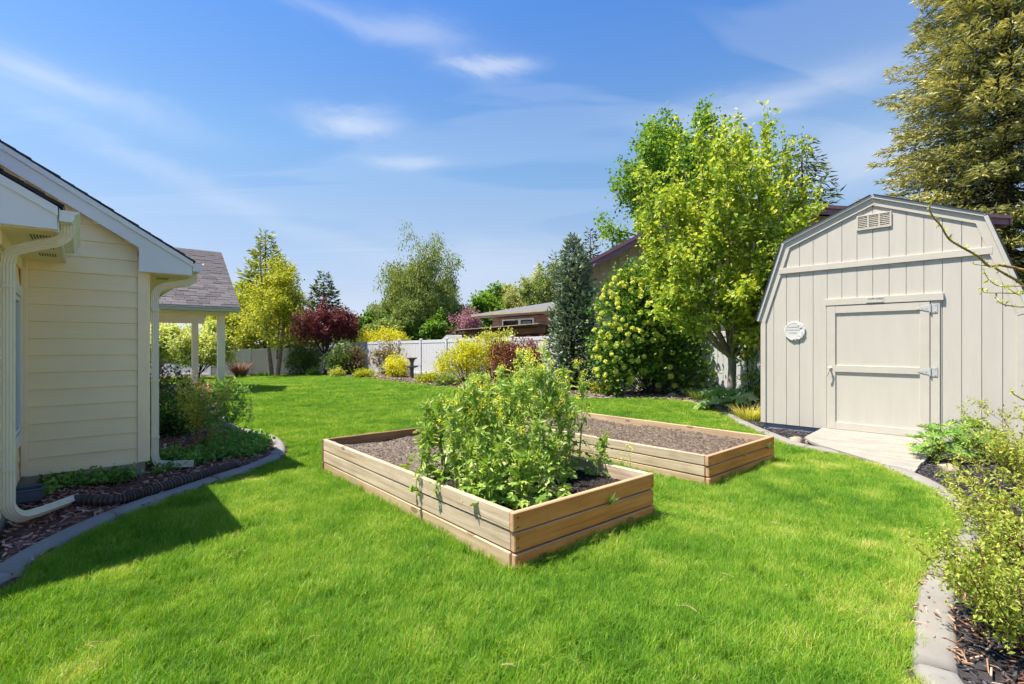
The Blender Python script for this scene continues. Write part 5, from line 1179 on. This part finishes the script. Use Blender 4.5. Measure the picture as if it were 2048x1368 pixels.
# --- other background trees ---------------------------------------------------------------------------------
def broad(name, label, base, H, spread, mat, seed, n0=7, size=.2, per=5, wood='bark_dark', lo=.25, tone=.5, env=None, ang=.6, trop=.06, dens=1.0, wr=.7, sp=.18):
    root = thing(name, label, 'tree', base); T = Tree(seed); T.env = (lambda P: env(P) | (P[:, 2] < H * .5)) if env is not None else None
    LV = [dict(n=8, ang=ang, ratio=.5, c0=.2, wig=.07, trop=trop, taper=.3, sides=6, seg=6, rr=.5), dict(n=6, ang=.65, ratio=.52, wig=.11, trop=trop * .6, seg=5, rr=.5, leaf=2.5 * dens), dict(n=3, ang=.6, ratio=.6, wig=.15, trop=.0, seg=4, sides=3, leaf=5 * dens), dict(wig=.2, trop=0, seg=3, sides=3, leaf=7 * dens)]
    T.wood.tube([(0, 0, -.1), (0, 0, H * lo)], [H * .022, H * .018], 7)
    for k in range(n0):
        a = k * 6.283 / n0 + T.r.normal(0, .2); T.limb((0, 0, H * lo * .9), (spread * math.cos(a), spread * math.sin(a), 1), H * (1 - lo) * T.r.uniform(.72, .92), H * .011, 0, LV)
    T.limb((0, 0, H * lo * .9), (0, 0, 1), H * (1 - lo) * .95, H * .012, 0, LV)
    T.finish(root, M[wood], mat, per, size, wr, 'rhomb', sp, .3, tone, .2, env, clump=.18)
broad('maple_tree', 'tall dense green tree rising behind the tan neighbour house', at(1345, 33), hz(232, 33), .40, LM['green_tree'], 71, 8, .22, 7, lo=.3, tone=.6, env=lambda P: (P[:, 2] > 5.5) & ((P[:, 0] / 4.6) ** 2 + ((P[:, 2] - 9) / 7.6) ** 2 < 1) & (P[:, 0] < 2.6), sp=.26)
broad('redbud_tree', 'pink flowering redbud left of the brick house roof', at(936, 41), hz(622, 41), .40, LM['pink'], 72, 5, .13, 2, lo=.4, dens=.6)
broad('green_tree', 'bright green rounded tree above the brick house', at(1003, 52), hz(580, 52), .55, LM['green_tree'], 73, 7, .30, 5, lo=.3, tone=.62, sp=.25)
broad('pale_tree', 'pale half-bare spring tree behind the brick house ridge', at(1062, 50), hz(548, 50), .5, LM['pale'], 74, 7, .22, 3, 'bark_white', lo=.3, dens=.7)
broad('pale_tree', 'thin pale olive tree between brick roof and slim spruce', at(1092, 46), hz(540, 46), .4, LM['weep'], 75, 6, .2, 3, 'bark_white', lo=.3, dens=.6)
broad('green_tree', 'low dark green tree between plum tree and weeping birch', at(732, 43), hz(632, 43), .7, LM['green_tree'], 76, 7, .24, 5, lo=.2, tone=.35)
broad('willow_shrub', 'pale variegated willow seen between the two patio posts', at(398, 28.0), hz(640, 28), .8, LM['willow'], 77, 9, .13, 5, lo=.10, tone=.55, env=lambda P: P[:, 2] > .9, dens=1.3, sp=.14)
broad('willow_shrub', 'pale variegated willow beside the house downspout', at(318, 27.0), hz(640, 27), .7, LM['willow'], 78, 9, .13, 5, 'bark_white', lo=.22, tone=.6, env=lambda P: P[:, 2] > 1.1, dens=1.3, sp=.14)
broad('willow_shrub', 'pale willow crown half hidden by the right patio post', at(462, 33.5), hz(585, 33.5), .5, LM['birch'], 79, 7, .16, 5, lo=.2, tone=.55)

broad('green_tree', 'olive green bushy tree under the weeping birch left side', at(770, 41), hz(640, 41), .8, LM['weep'], 80, 7, .24, 5, lo=.15, tone=.6)
broad('green_tree', 'mid green bushy tree under the weeping birch right side', at(865, 43), hz(636, 43), .8, LM['green_tree'], 81, 7, .24, 5, lo=.15, tone=.55)
broad('green_tree', 'low green tree beyond the fence left of the pergola', at(915, 44), hz(648, 44), .7, LM['weep'], 82, 6, .22, 4, lo=.15, tone=.5)
broad('green_tree', 'dark green tree beyond the fence behind the plum tree', at(690, 46), hz(628, 46), .8, LM['green_tree'], 83, 7, .26, 5, lo=.15, tone=.4)

# --- shrubs along the fences --------------------------------------------------------------------------
def dome(w, d, h, lob=3, seed=0):
    r = np.random.default_rng(seed); out = [(0, 0, h * .5, w * .42, d * .42, h * .5)]
    for k in range(lob):
        a = k * 6.283 / lob + r.random(); out.append((math.cos(a) * w * .26, math.sin(a) * d * .26, h * r.uniform(.35, .62), w * .26, d * .26, h * .36))
    return out
def place(px, d): return at(px, d)
bush('evergreen_shrub', 'dark glossy shrub left of the plum trunk', 'shrub', at(608, 30.4), dome(2.1, 1.2, 1.75, 4, 1), LM['shrub'], 5200, .12, .6, .5, seed=1, clr=.16)
bush('evergreen_shrub', 'dark twiggy shrub right of the plum trunk', 'shrub', at(690, 27.9), dome(2.0, 1.2, 1.75, 4, 2), LM['shrub'], 4600, .12, .6, .42, seed=2, clr=.18)
bush('bronze_shrub', 'bronze-leafed shrub against the first fence post', 'shrub', at(716, 27.6), dome(.9, .7, 1.6, 3, 3), LM['bronze'], 1800, .11, .6, .5, seed=3, clr=.16)
bush('climbing_shrub', 'loose climbing shrub leaning on the white fence above the round golden shrub', 'shrub', at(771, 25.5), [(0, 0, 1.25, .62, .35, .5), (-.25, 0, .9, .4, .3, .4), (.35, 0, 1.0, .4, .3, .5)], LM['bronze'], 1700, .10, .6, .6, seed=4, clr=.15)
bush('dwarf_shrub', 'low dwarf golden-green shrub at the lawn edge left of the birdbath', 'shrub', at(731, 23.4), dome(.98, .7, .36, 3, 5), LM['gold'], 1900, .08, .5, .28, seed=5, clr=.08)
bush('round_golden_shrub', 'round bright golden shrub just left of the birdbath', 'shrub', at(792, 22.8), dome(1.02, .9, .98, 4, 6), LM['gold'], 2900, .10, .42, .62, seed=6, clr=.11)
bush('golden_shrub', 'yellow clipped shrub top showing above the fence', 'shrub', at(766, 30.6), [(0, 0, 1.9, 1.3, .8, .75), (-.6, 0, 1.8, .8, .7, .55), (.7, 0, 1.8, .7, .7, .6)], LM['gold'], 5200, .11, .45, .66, seed=7, clr=.15)
bush('golden_shrub', 'large feathery golden-green shrub right of the birdbath', 'shrub', at(932, 19.4), [(0, 0, .75, 1.0, .8, .72), (-.55, 0, .6, .75, .6, .5), (.6, 0, .85, .75, .6, .7), (.1, 0, 1.2, .6, .5, .45)], LM['gold'], 8200, .105, .40, .46, seed=8, clr=.13)
bush('barberry_shrub', 'dark red barberry between golden shrub and blue spruce', 'shrub', at(1026, 18.2), [(0, 0, .8, .7, .6, .72), (-.35, -.1, .95, .5, .5, .5), (.45, 0, .95, .5, .5, .55)], LM['barberry'], 5200, .075, .6, .5, stem_mat=M['twig_red'], seed=9, clr=.13)
bush('purple_shrub', 'dull purple twiggy shrub behind the red barberry', 'shrub', at(1062, 18.6), dome(.9, .7, 1.5, 3, 10), LM['plum'], 2600, .075, .6, .62, seed=10, clr=.14)
bush('tall_green_shrub', 'loose yellow-green shoots above the golden shrub', 'shrub', at(985, 19.9), [(0, 0, 1.35, .8, .4, .55), (.5, 0, 1.5, .5, .4, .5)], LM['spirea'], 2200, .09, .6, .6, seed=11, clr=.12)
for k, (px, d, w, h, mt, tn, lb) in enumerate(((858, 19.3, .9, .42, 'gold', .35, 'low golden-green mound right of the birdbath at the kerb'), (895, 18.0, .8, .35, 'shrub', .75, 'low green mound in front of the big golden shrub'), (956, 17.0, .9, .40, 'cover', .75, 'low green mound in front of the barberry left side'),
        (1035, 16.3, .8, .35, 'spirea', .55, 'low light green mound at the foot of the barberry'), (1215, 14.3, .7, .35, 'spirea', .6, 'low light green plant under the snowball bush left side'), (672, 26.2, .7, .4, 'spirea', .6, 'pale low plant below the plum tree'), (625, 29.6, .8, .35, 'cover', .5, 'low plant at the foot of the dark glossy shrub'))):
    bush('low_shrub', lb, 'shrub', at(px, d), dome(w, w * .7, h, 3, 20 + k), LM[mt], 1100, .09, .5, tn, seed=20 + k, clr=.08)
def blades(name, label, cat, base, n, h, w, rad, mat, seed, lean=.35, tone=(.2, .9), grp=None):
    r = np.random.default_rng(seed); root = thing(name, label, cat, base, 0, grp); mb = MB(); a = r.random(n) * 6.283; q = np.sqrt(r.random(n)) * rad
    P = np.stack([q * np.cos(a), q * np.sin(a), 0 * a], 1); D = np.stack([np.cos(a) * lean * r.random(n), np.sin(a) * lean * r.random(n), np.ones(n)], 1); L = h * r.uniform(.55, 1.1, n)
    up = norm(np.stack([np.cos(a), np.sin(a), .2 + 0 * a], 1)); V, Fc = TPL['strap']; D = norm(D); Y = norm(np.cross(up, D)); Z = np.cross(D, Y)
    bend = .5 * lean * V[:, 0] ** 2
    A = P[:, None] + L[:, None, None] * (V[None, :, :1] * D[:, None] + bend[None, :, None] * np.stack([np.cos(a), np.sin(a), -.2 + 0 * a], 1)[:, None]) + (V[None, :, 1:2] * w) * Y[:, None]
    tint = (tone[0] + (tone[1] - tone[0]) * V[:, 0])[None] + r.normal(0, .1, (n, 1))
    mb.add(A.reshape(-1, 3), (Fc[None] + (np.arange(n) * 6)[:, None, None]).reshape(-1, 4), tint=np.clip(tint, 0, 1).ravel()); mb.build('blades', mat, root); return root
blades('red_grass', 'upright red-tipped grass clump before the far left fence', 'ornamental grass', at(481, 29.6), 260, 1.05, .035, .22, LM['redtip'], 3, .75)
blades('iris_clump', 'small green spiky clump left of the twin birch', 'plant', at(528, 29.8), 50, .42, .05, .2, LM['cover'], 4, .5)
blades('iris_clump', 'small pale spiky clump between red grass and birch', 'plant', at(508, 30.0), 40, .34, .05, .25, LM['pale'], 5, .6)
blades('yellow_grass', 'yellow-green grass clump at the left foot of the shed', 'ornamental grass', G(1496, 838, .05), 240, .34, .012, .22, LM['spirea'], 6, .7, (.4, 1))
blades('dark_grass', 'dark green grassy clump between the snowball bush and the rhubarb', 'plant', G(1405, 803), 200, .40, .014, .25, LM['shrub'], 7, .8, (.3, .9))
# azalea, rhubarb beside the shed
bush('azalea', 'yellow-orange flowering azalea between trunk and shed corner', 'shrub', at(1508, 10.9), [(0, 0, .95, .30, .3, .50), (.1, 0, .5, .3, .3, .4)], LM['lupine'], 900, .10, .4, .4, seed=31, clr=.10, flowers=(LM['azalea'], 70, .055, .05, 10))
b = G(1478, 822, .05); rh = thing('rhubarb', 'big-leafed rhubarb plant at the left corner of the shed', 'plant', b); r = np.random.default_rng(5)
mbS = MB()
for k in range(34):
    a = r.random() * 6.283; rad = r.uniform(.12, .62); h = r.uniform(.12, .62) * (1.2 - rad); tip = np.array([math.cos(a) * rad, math.sin(a) * rad * .7, h])
    mbS.tube(catmull([(0, 0, 0), tip * np.array([.5, .5, .8]), tip], 3), .012, 5, cap=False)
    mb = MB(); d = np.array([[math.cos(a), math.sin(a), -.15 + r.normal(0, .2)]]); V, Fc = lobed(0, 19); V = V.copy(); V[:, 2] += r.normal(0, .05, len(V)); TPL['rh'] = (V, Fc)
    leaves(mb, 'rh', tip[None], d, np.array([r.uniform(.26, .44)]), np.array([1.0]), np.array([np.clip(r.normal(.6, .2), 0, 1)]), r, up=np.array([[r.normal(0, .3), r.normal(-.2, .3), 1.]]))
    mb.build('leaf', LM['rhubarb'], rh)
mbS.build('stalks', LM['rhubarb'], rh)

# --- planting by the house -------------------------------------------------------------------------------
def HG(px, py): return G(px, py, .05)
bush('bronze_shrub', 'purple-bronze leafy shrub in front of the left patio post', 'shrub', HG(340, 826), [(0, 0, .45, .50, .45, .36), (-.3, 0, .65, .36, .33, .30)], LM['bronze'], 1900, .07, .55, .35, seed=41, clr=.13, stem_mat=M['twig_red'])
bush('azalea', 'small azalea with orange blossoms in front of the patio slab', 'shrub', HG(392, 818), [(0, 0, .34, .32, .3, .25)], LM['bronze'], 900, .07, .5, .6, seed=42, clr=.09, flowers=(LM['orange'], 34, .06, .06, 9))
bush('boxwood', 'dark green rounded boxwood beside the downspout', 'shrub', HG(338, 858), dome(1.15, .9, .62, 4, 43), LM['boxwood'], 5200, .05, .6, .5, seed=43, clr=.09)
bush('rose_shrub', 'low dark shrub with a few red blooms before the boxwood', 'shrub', HG(345, 870), dome(.75, .6, .38, 3, 44), LM['boxwood'], 1700, .055, .6, .45, seed=44, clr=.09, flowers=(LM['redflower'], 14, .03, .05, 7))
def twiggy(name, label, base, H, spread, n0, mat, lmat, seed, size, per=3, dens=8, wr=.4, tone=.55, rad=.008, sub=5, lo=.35, spd=.02):
    root = thing(name, label, 'shrub', base); T = Tree(seed)
    LV = [dict(n=sub, ang=.5, ratio=.5, c0=lo, wig=.07, trop=.05, taper=.4, sides=5, seg=6, rr=.6, leaf=dens * .6, l0=.5), dict(n=3, ang=.6, ratio=.5, wig=.12, trop=.05, seg=4, sides=4, rr=.7, leaf=dens * 1.5), dict(wig=.15, trop=.03, seg=3, sides=3, leaf=dens * 2.2)]
    for k in range(n0):
        a = k * 6.283 / n0 + T.r.normal(0, .3); q = spread * T.r.uniform(.4, 1.2)
        T.limb((math.cos(a) * .04, math.sin(a) * .04, 0), (q * math.cos(a), q * math.sin(a), 1), H * T.r.uniform(.7, 1.05) * math.hypot(1, q) * .9, rad, 0, LV)
    T.finish(root, mat, lmat, per, size, wr, 'rhomb', spd, .05, tone, .2, None, 'foliage', clump=.12); return root
twiggy('spirea_shrub', 'light green twiggy shrub in the mulch below the right patio post', HG(402, 898), .88, .45, 14, M['twig_tan'], LM['spirea'], 51, .050, 3, 9, .40, .62, .005)
twiggy('spindly_shrub', 'thin bare-stemmed shrub in front of the right patio post', HG(440, 905), .80, .42, 5, M['twig_tan'], LM['cover'], 52, .05, 4, 9, .5, .6, .006)
twiggy('spindly_shrub', 'sparse forked twig sapling leaning over the kerb bend', HG(462, 902), .75, .55, 3, M['twig_tan'], LM['pale'], 53, .04, 2, 6, .4, .4, .006)
bush('leafy_shrub', 'small dark leafy shrub at the foot of the right patio post', 'shrub', HG(450, 800), dome(.8, .6, .42, 3, 45), LM['cover'], 1300, .08, .55, .55, seed=45, clr=.10)
# weeds and ground cover in the mulch: nobody could count these
def cover(name, label, poly, n, size, mat, seed, h=.10, tpl='ovate', keep=None, z0=.06):
    r = np.random.default_rng(seed); P0 = np.array(poly)[:, :2]; lo, hi = P0.min(0), P0.max(0); P = r.uniform(lo, hi, (n * 6, 2)); P = P[inside(P, P0)]
    nz = np.array([mnoise.noise((p[0] * 2.3, p[1] * 2.3, seed)) for p in P]); P = P[nz > -.12][:n]
    k = 11; n = len(P); c = np.repeat(P, k, 0); m = len(c); hh = np.abs(r.normal(0, h * .5, m)) + .015
    pos = np.column_stack([c + r.normal(0, .035, (m, 2)), gz(c[:, 0], c[:, 1]) + z0 + hh]); mb = MB()
    tn = np.repeat(r.normal(.5, .16, n), k) + r.normal(0, .14, m)
    leaves(mb, tpl, pos, rdirs(r, m, .35), size * r.uniform(.5, 1.4, m), .7, np.clip(tn, 0, 1), r)
    return tag(mb.build(name, mat), label, 'ground cover', kind='stuff')
COV1 = [V2(HG(*p)) for p in ((60, 1000), (150, 985), (300, 955), (420, 925), (520, 905), (515, 880), (440, 880), (390, 905), (330, 918), (300, 925), (180, 940), (60, 965))]
cover('ground_cover', 'patchy green leafy weeds along the foot of the yellow house wall', COV1, 850, .05, LM['cover'], 1, .09)
COV2 = [V2(HG(*p)) for p in ((380, 930), (470, 928), (530, 902), (545, 890), (500, 872), (430, 880), (400, 905))]
cover('ground_cover', 'thick green ground cover inside the kerb bend', COV2, 520, .05, LM['cover'], 2, .10)

# --- lupines, spirea and the budding branch at the right --------------------------------------------------
TPL['lance'] = (np.array([[0, 0, 0], [.4, .5, .05], [.75, .38, .02], [1, 0, -.08], [.75, -.38, .02], [.4, -.5, .05]]), np.array([[0, 1, 2, 3], [0, 3, 4, 5]]))
def lupine(base, label, seed, n=26, s=1.0):
    r = np.random.default_rng(seed); root = thing('lupine', label, 'plant', base, 0, 'lupines beside the shed ramp'); st = MB(); lf = MB()
    for k in range(n):
        a = r.random() * 6.283; q = r.uniform(.02, .26) * s; h = r.uniform(.12, .40) * s * (1.15 - q); t = np.array([math.cos(a) * q, math.sin(a) * q, h]); st.tube(catmull([(0, 0, 0), t * [.4, .4, .7], t], 3), .004, 4, cap=False)
        m = 9; b = np.arange(m) / m * 6.283 + r.random(); nrm = norm(np.array([math.cos(a) * .5, math.sin(a) * .5 - .2, 1.]) + r.normal(0, .2, 3)); e1 = norm(np.cross(nrm, [1, .3, 0])); e2 = np.cross(nrm, e1)
        D = np.cos(b)[:, None] * e1 + np.sin(b)[:, None] * e2 + .35 * nrm; leaves(lf, 'lance', np.repeat(t[None], m, 0), D, .095 * s * r.uniform(.8, 1.15), .24, np.clip(r.normal(.5, .18, m) + r.normal(0, .12), 0, 1), r, up=np.repeat(nrm[None], m, 0))
    st.build('stalks', LM['mustard_stem'], root); lf.build('foliage', LM['lupine'], root); return root
lupine(G(1872, 925, .03), 'lupine clump closest to the ramp end', 1, 34, 1.05)
lupine(G(1922, 912, .03), 'lupine clump against the shed wall right of the door', 2, 34, 1.15)
lupine(G(1962, 925, .03), 'lupine clump half covered by the spirea twigs', 3, 30, 1.15)
twiggy('spirea_shrub', 'sprawling yellow-green spirea shrub over the right kerb in front', G(2085, 1150, .03), .60, .95, 28, M['twig_red'], LM['spirea'], 61, .030, 3, 16, .45, .46, .0045, 6, .2)
twiggy('spirea_shrub', 'rear spirea shrub with reddish twigs before the shed wall', G(2070, 1010, .03), .70, .75, 24, M['twig_red'], LM['spirea'], 62, .032, 3, 14, .45, .50, .0045, 6, .25)
twiggy('spirea_shrub', 'low dense green spirea at the bottom right corner', G(2062, 1300, .03), .46, 1.0, 30, M['twig_red'], LM['spirea'], 63, .027, 3, 18, .45, .40, .004, 6, .15)
twiggy('spirea_shrub', 'taller spirea twigs at the right edge below the shed eave', G(2120, 1000, .03), 1.05, .42, 12, M['twig_red'], LM['spirea'], 64, .034, 4, 14, .45, .55, .005, 6, .3)
# young tree just outside the right edge: its budding branches reach into view
yb = Vector((4.15, 3.55, 0)); yt = thing('young_tree', 'thin budding tan branch reaching in front of the shed gable', 'branch', yb); w = MB(); bud = MB(); r = np.random.default_rng(12)
w.tube(catmull([(0, 0, 0), (.02, 0, .9), (-.02, .02, 1.7), (.05, 0, 2.6), (.1, 0, 3.4)], 5), np.linspace(.035, .012, 21), 8)
def px_at(px, py, d): return np.array([(px - CX) * d / F, d, hz(py, d)]) - np.array(yb)
BR = [([(2110, 640), (2048, 572), (2010, 548), (1990, 536)], .012, .006, 3.6), ([(2100, 560), (2046, 540), (1998, 530), (1978, 532), (1955, 512), (1925, 495), (1898, 478), (1882, 452), (1868, 436), (1859, 418), (1864, 404), (1870, 388)], .011, .0028, 3.6),
      ([(1978, 532), (1960, 530), (1946, 528)], .004, .002, 3.6), ([(2060, 572), (2010, 572), (1992, 570), (1975, 556), (1968, 542)], .004, .0018, 3.5), ([(2070, 588), (2000, 586), (1970, 585), (1963, 576)], .004, .0018, 3.5), ([(2090, 612), (2040, 614), (2005, 608), (1992, 598)], .005, .002, 3.5), ([(2080, 596), (2050, 584), (2040, 590), (2030, 586), (2018, 578)], .004, .002, 3.5),
      ([(2090, 820), (2048, 800), (2030, 790), (2022, 782)], .005, .002, 3.4)]
for k, (pts, r0, r1, d) in enumerate(BR):
    P = catmull([px_at(*p, d - .02 * i) for i, p in enumerate(pts)], 5); w.tube(P, np.linspace(r0, r1, len(P)), 6)
    if k in (0, 1): w.tube([P[0], P[0] * .5 + np.array([.01, 0, .8]) * .5, np.array([0.0, .01, 1.35 if k == 0 else 1.6])], [r0, r0 * 1.2, r0 * 1.4], 6)
    elif k != 2: w.tube([P[0], np.array([.0, .0, 1.45])], [r0, r0 * 1.3], 5)
    m = max(2, len(P) // 3); i = np.linspace(3, len(P) - 1, m).astype(int); n = 3
    A = np.repeat(P[i], n, 0); leaves(bud, 'lance', A, rdirs(r, len(A), .6), .028 * r.uniform(.6, 1.4, len(A)), .42, np.clip(r.normal(.7, .15, len(A)), 0, 1), r)
w.build('branches', M['twig_tan'], yt, True); bud.build('buds', LM['maple'], yt)

# --- bolting mustard greens in the near raised bed ---------------------------------------------------------
def mustard(seed, H, flower, leafy):
    LBL = 'tall yellow-flowering mustard stalk in the right-hand part of the planted bed' if flower > .3 else 'tall green mustard stalk in the middle of the planted bed' if H > .7 else 'low broad-leafed mustard green along the rim of the planted bed'
    r = np.random.default_rng(seed); root = thing('mustard_plant', LBL, 'plant', (0, 0, 0), 0, 'mustard greens in the raised bed'); st, lf, fl = MB(), MB(), MB()
    n = 9; d = np.array([r.normal(0, .10), r.normal(0, .10), 1.]); P = [np.zeros(3)]
    for i in range(n): d = norm(d + r.normal(0, .05, 3)); P.append(P[-1] + d * H / n)
    P = np.array(P); st.tube(P, np.linspace(.011, .003, n + 1), 6, cap=False); tips = [(P[-1], d)]
    for k in range(13):                                               # side shoots
        u = r.uniform(.25, .95) * n; i = min(int(u), n - 1); p = P[i] + (P[i + 1] - P[i]) * (u - i); a = r.random() * 6.283; L = H * r.uniform(.18, .38) * (1.25 - u / n)
        dd = norm(np.array([math.cos(a) * .7, math.sin(a) * .7, 1.])); q = [p]
        for j in range(4): dd = norm(dd + np.array([0, 0, .12]) + r.normal(0, .07, 3)); q.append(q[-1] + dd * L / 4)
        q = np.array(q); st.tube(q, np.linspace(.005, .0018, 5), 4, cap=False); tips.append((q[-1], dd))
        m = r.integers(3, 7); f = r.uniform(.1, .9, m); A = q[0] + (q[-1] - q[0]) * f[:, None]; leaves(lf, 'lance', A, rdirs(r, m, .3), .06 * r.uniform(.6, 1.6, m), .32, np.clip(r.normal(.55, .17, m), 0, 1), r)
    m = int(24 * leafy); u = r.random(m) ** 1.5 * .78 * n; i = np.minimum(u.astype(int), n - 1); A = P[i] + (P[i + 1] - P[i]) * (u - i)[:, None]; a = r.random(m) * 6.283
    D = np.stack([np.cos(a), np.sin(a), r.uniform(-.35, .5, m)], 1); off = np.stack([np.cos(a), np.sin(a), .3 + 0 * a], 1) * (r.uniform(.02, .13, m) * (1.1 - u / n))[:, None]
    S = (.036 + .068 * r.random(m)) * (1.15 - .75 * u / n)
    for j in range(m): st.tube([A[j], A[j] + off[j] * .6 + [0, 0, .008], A[j] + off[j]], .0022, 4, cap=False)
    leaves(lf, 'lobed', A + off, D, S, .95, np.clip(r.normal(.54, .22, m), 0, 1), r)
    m = int(60 * leafy); u = r.uniform(.25, 1.0, m) * n; i = np.minimum(u.astype(int), n - 1); A = P[i] + (P[i + 1] - P[i]) * (u - i)[:, None] + r.normal(0, .028, (m, 3)); leaves(lf, 'lance', A, rdirs(r, m, .35), .055 * r.uniform(.5, 1.6, m), .36, np.clip(r.normal(.6, .2, m), 0, 1), r)
    for p, dd in tips:                                                # pods and blossoms
        m = 9; f = r.uniform(.0, .16, m); A = p - dd * f[:, None]; leaves(st, 'needle', A, norm(rdirs(r, m, .5) + dd * .4), .045, .07, .6, r)
        if r.random() < flower:
            m = r.integers(16, 34); A = p + r.normal(0, .020, (m, 3)) + dd * .012; leaves(fl, 'rhomb', A, rdirs(r, m, .5), .0145, .95, np.clip(r.normal(.5, .22, m), 0, 1), r)
    st.build('stems', LM['mustard_stem'], root); lf.build('leaves', LM['mustard'], root)
    if fl.n: fl.build('blossoms', LM['yellow_flower'], root)
    return root
protos = [mustard(100, 1.10, .55, .6), mustard(101, .95, .42, .7), mustard(102, .84, .25, .8), mustard(103, .76, .08, .85), mustard(104, .66, .05, .9), mustard(105, .44, .0, 1.15), mustard(106, .33, .0, 1.2)]
r = np.random.default_rng(77); used = [False] * len(protos); spots = []
for v in np.arange(.36, 1.86, .150):
    for u in np.arange(.20, 1.56, .165):
        if v < .66 and u > .55 + (v - .36) * 1.2: continue
        if v > 1.62 and u < .42 or r.random() < .10: continue
        spots.append((u + r.normal(0, .04), v + r.normal(0, .045)))
for u, v in spots:
    t = u / 1.58; s = (v - .42) / 1.8                                  # flowering towards the right-hand side, leafy towards the left and front
    if v > 1.5 and u < .62: k = r.choice((4, 5, 6), p=(.35, .4, .25))
    elif v < .70 or u < .33: k = r.choice((4, 5, 6), p=(.2, .4, .4))
    elif t > .58 and v < 1.5: k = r.choice((0, 1, 2), p=(.55, .3, .15))
    elif t > .35 and v < 1.5: k = r.choice((0, 1, 2, 3), p=(.12, .28, .35, .25))
    elif v > 1.65: k = r.choice((2, 3, 4), p=(.2, .5, .3))
    else: k = r.choice((1, 2, 3, 4), p=(.2, .25, .35, .2))
    o = protos[k] if not used[k] else copy_tree(protos[k]); used[k] = True
    x, y = bed_xy(BED1, u, v); o.location = (x, y, .30 if v < 1.6 else .325); cx_, cy_ = bed_xy(BED1, .85, 1.1); o.rotation_euler = ((-(y - cy_)) * .15 + r.normal(0, .07), (x - cx_) * .20 + r.normal(0, .06), r.random() * 6.283); s = r.uniform(.85, 1.12); o.scale = (s, s, s)
for k, p in enumerate(protos):
    if not used[k]: p.location = (*bed_xy(BED1, .6 + .1 * k, 1.2), .3)
# runners hanging over the long side board
for k, (v, L, nl) in enumerate(((1.22, .11, 18), (.92, .085, 14))):
    x, y = bed_xy(BED1, .03, v); root = thing('trailing_shoot', ['longer leafy shoot drooping over the long bed board', 'shorter leafy shoot drooping over the long board, closer to the corner'][k], 'plant', (x, y, .40), BED1['a'], 'shoots hanging over the bed side')
    st, lf = MB(), MB(); P = catmull([(.10, 0, -.08), (.03, 0, .035), (-.035, .0, .01), (-.05, .01, -L * .5), (-.045, 0, -L)], 5); st.tube(P, .004, 5); i = r.integers(6, len(P), nl)
    leaves(lf, 'lobed', P[i] + r.normal(0, .018, (nl, 3)) - np.array([.012, 0, 0]), rdirs(r, nl, -.5), .05 * r.uniform(.6, 1.2, nl), .9, np.clip(r.normal(.62, .15, nl), 0, 1), r); st.build('stem', LM['mustard_stem'], root); lf.build('leaves', LM['mustard'], root)
# weeds in the joints of the end boards
def weed(b, u, z, n, h, label, seed):
    x, y = bed_xy(b, u, -.012); root = thing('weed_tuft', label, 'weed', (x, y, z), b['a']); r = np.random.default_rng(seed); mb = MB(); a = r.uniform(-2.9, -.2, n); D = np.stack([np.cos(a) * .6, np.sin(a) * .35, r.uniform(.2, 1.1, n)], 1)
    leaves(mb, 'needle', np.zeros((n, 3)), D, h * r.uniform(.4, 1.2, n), .07, np.clip(r.normal(.5, .15, n), 0, 1), r); mb.build('blades', LM['cover'], root)
weed(BED1, .96, .262, 46, .11, 'grass weed sprouting from the front bed end board joint', 1)
weed(BED2, 1.48, .215, 40, .09, 'green weed in the right end joint of the rear bed', 2)
weed(BED2, .82, .215, 18, .06, 'tiny weed in the middle end joint of the rear bed', 3)
# thin yellow-flowered stems between the beds
for k, (px, py, h, lb) in enumerate(((1232, 965, .42, 'thin dry yellow-flowered stem standing between the two beds'), (1262, 972, .38, 'second thin yellow-flowered stem between the beds, nearer the corner'), (1205, 955, .50, 'wispy yellow-flowered stem at the back of the planted bed'))):
    root = thing('wispy_stem', lb, 'plant', G(px, py)); r = np.random.default_rng(90 + k); T = Tree(90 + k); T.limb((0, 0, 0), (r.normal(0, .1), 0, 1), h, .004, 0, [dict(n=7, ang=.5, ratio=.45, c0=.3, wig=.06, trop=.05, seg=5, sides=4), dict(wig=.1, trop=.05, seg=3, sides=3, leaf=60, l0=.5)])
    T.finish(root, LM['mustard_stem'], LM['yellow_flower'], 1, .014, .8, 'rhomb', .012, 0, .5, .2, None, 'blossoms')
# dry stalks lying on the lawn
r = np.random.default_rng(3); mb = MB()
for px, py, L in ((440, 1118, .16), (1400, 1245, .14), (1470, 1170, .12), (1000, 1350, .08), (170, 1310, .07), (640, 1290, .07), (1560, 1060, .09)):
    p = G(px, py); a = r.random() * 6.28
    for q in range(2): b = a + r.normal(0, .4); mb.tube(catmull([(p.x, p.y, .046), (p.x + math.cos(b) * L * .5, p.y + math.sin(b) * L * .5, .052 + r.normal(0, .004)), (p.x + math.cos(b) * L, p.y + math.sin(b) * L, .040)], 3), .0013, 4)
tag(mb.build('dry_stalks', LM['straw']), 'dry straw bits lying loose in the lawn', 'straw', kind='stuff')
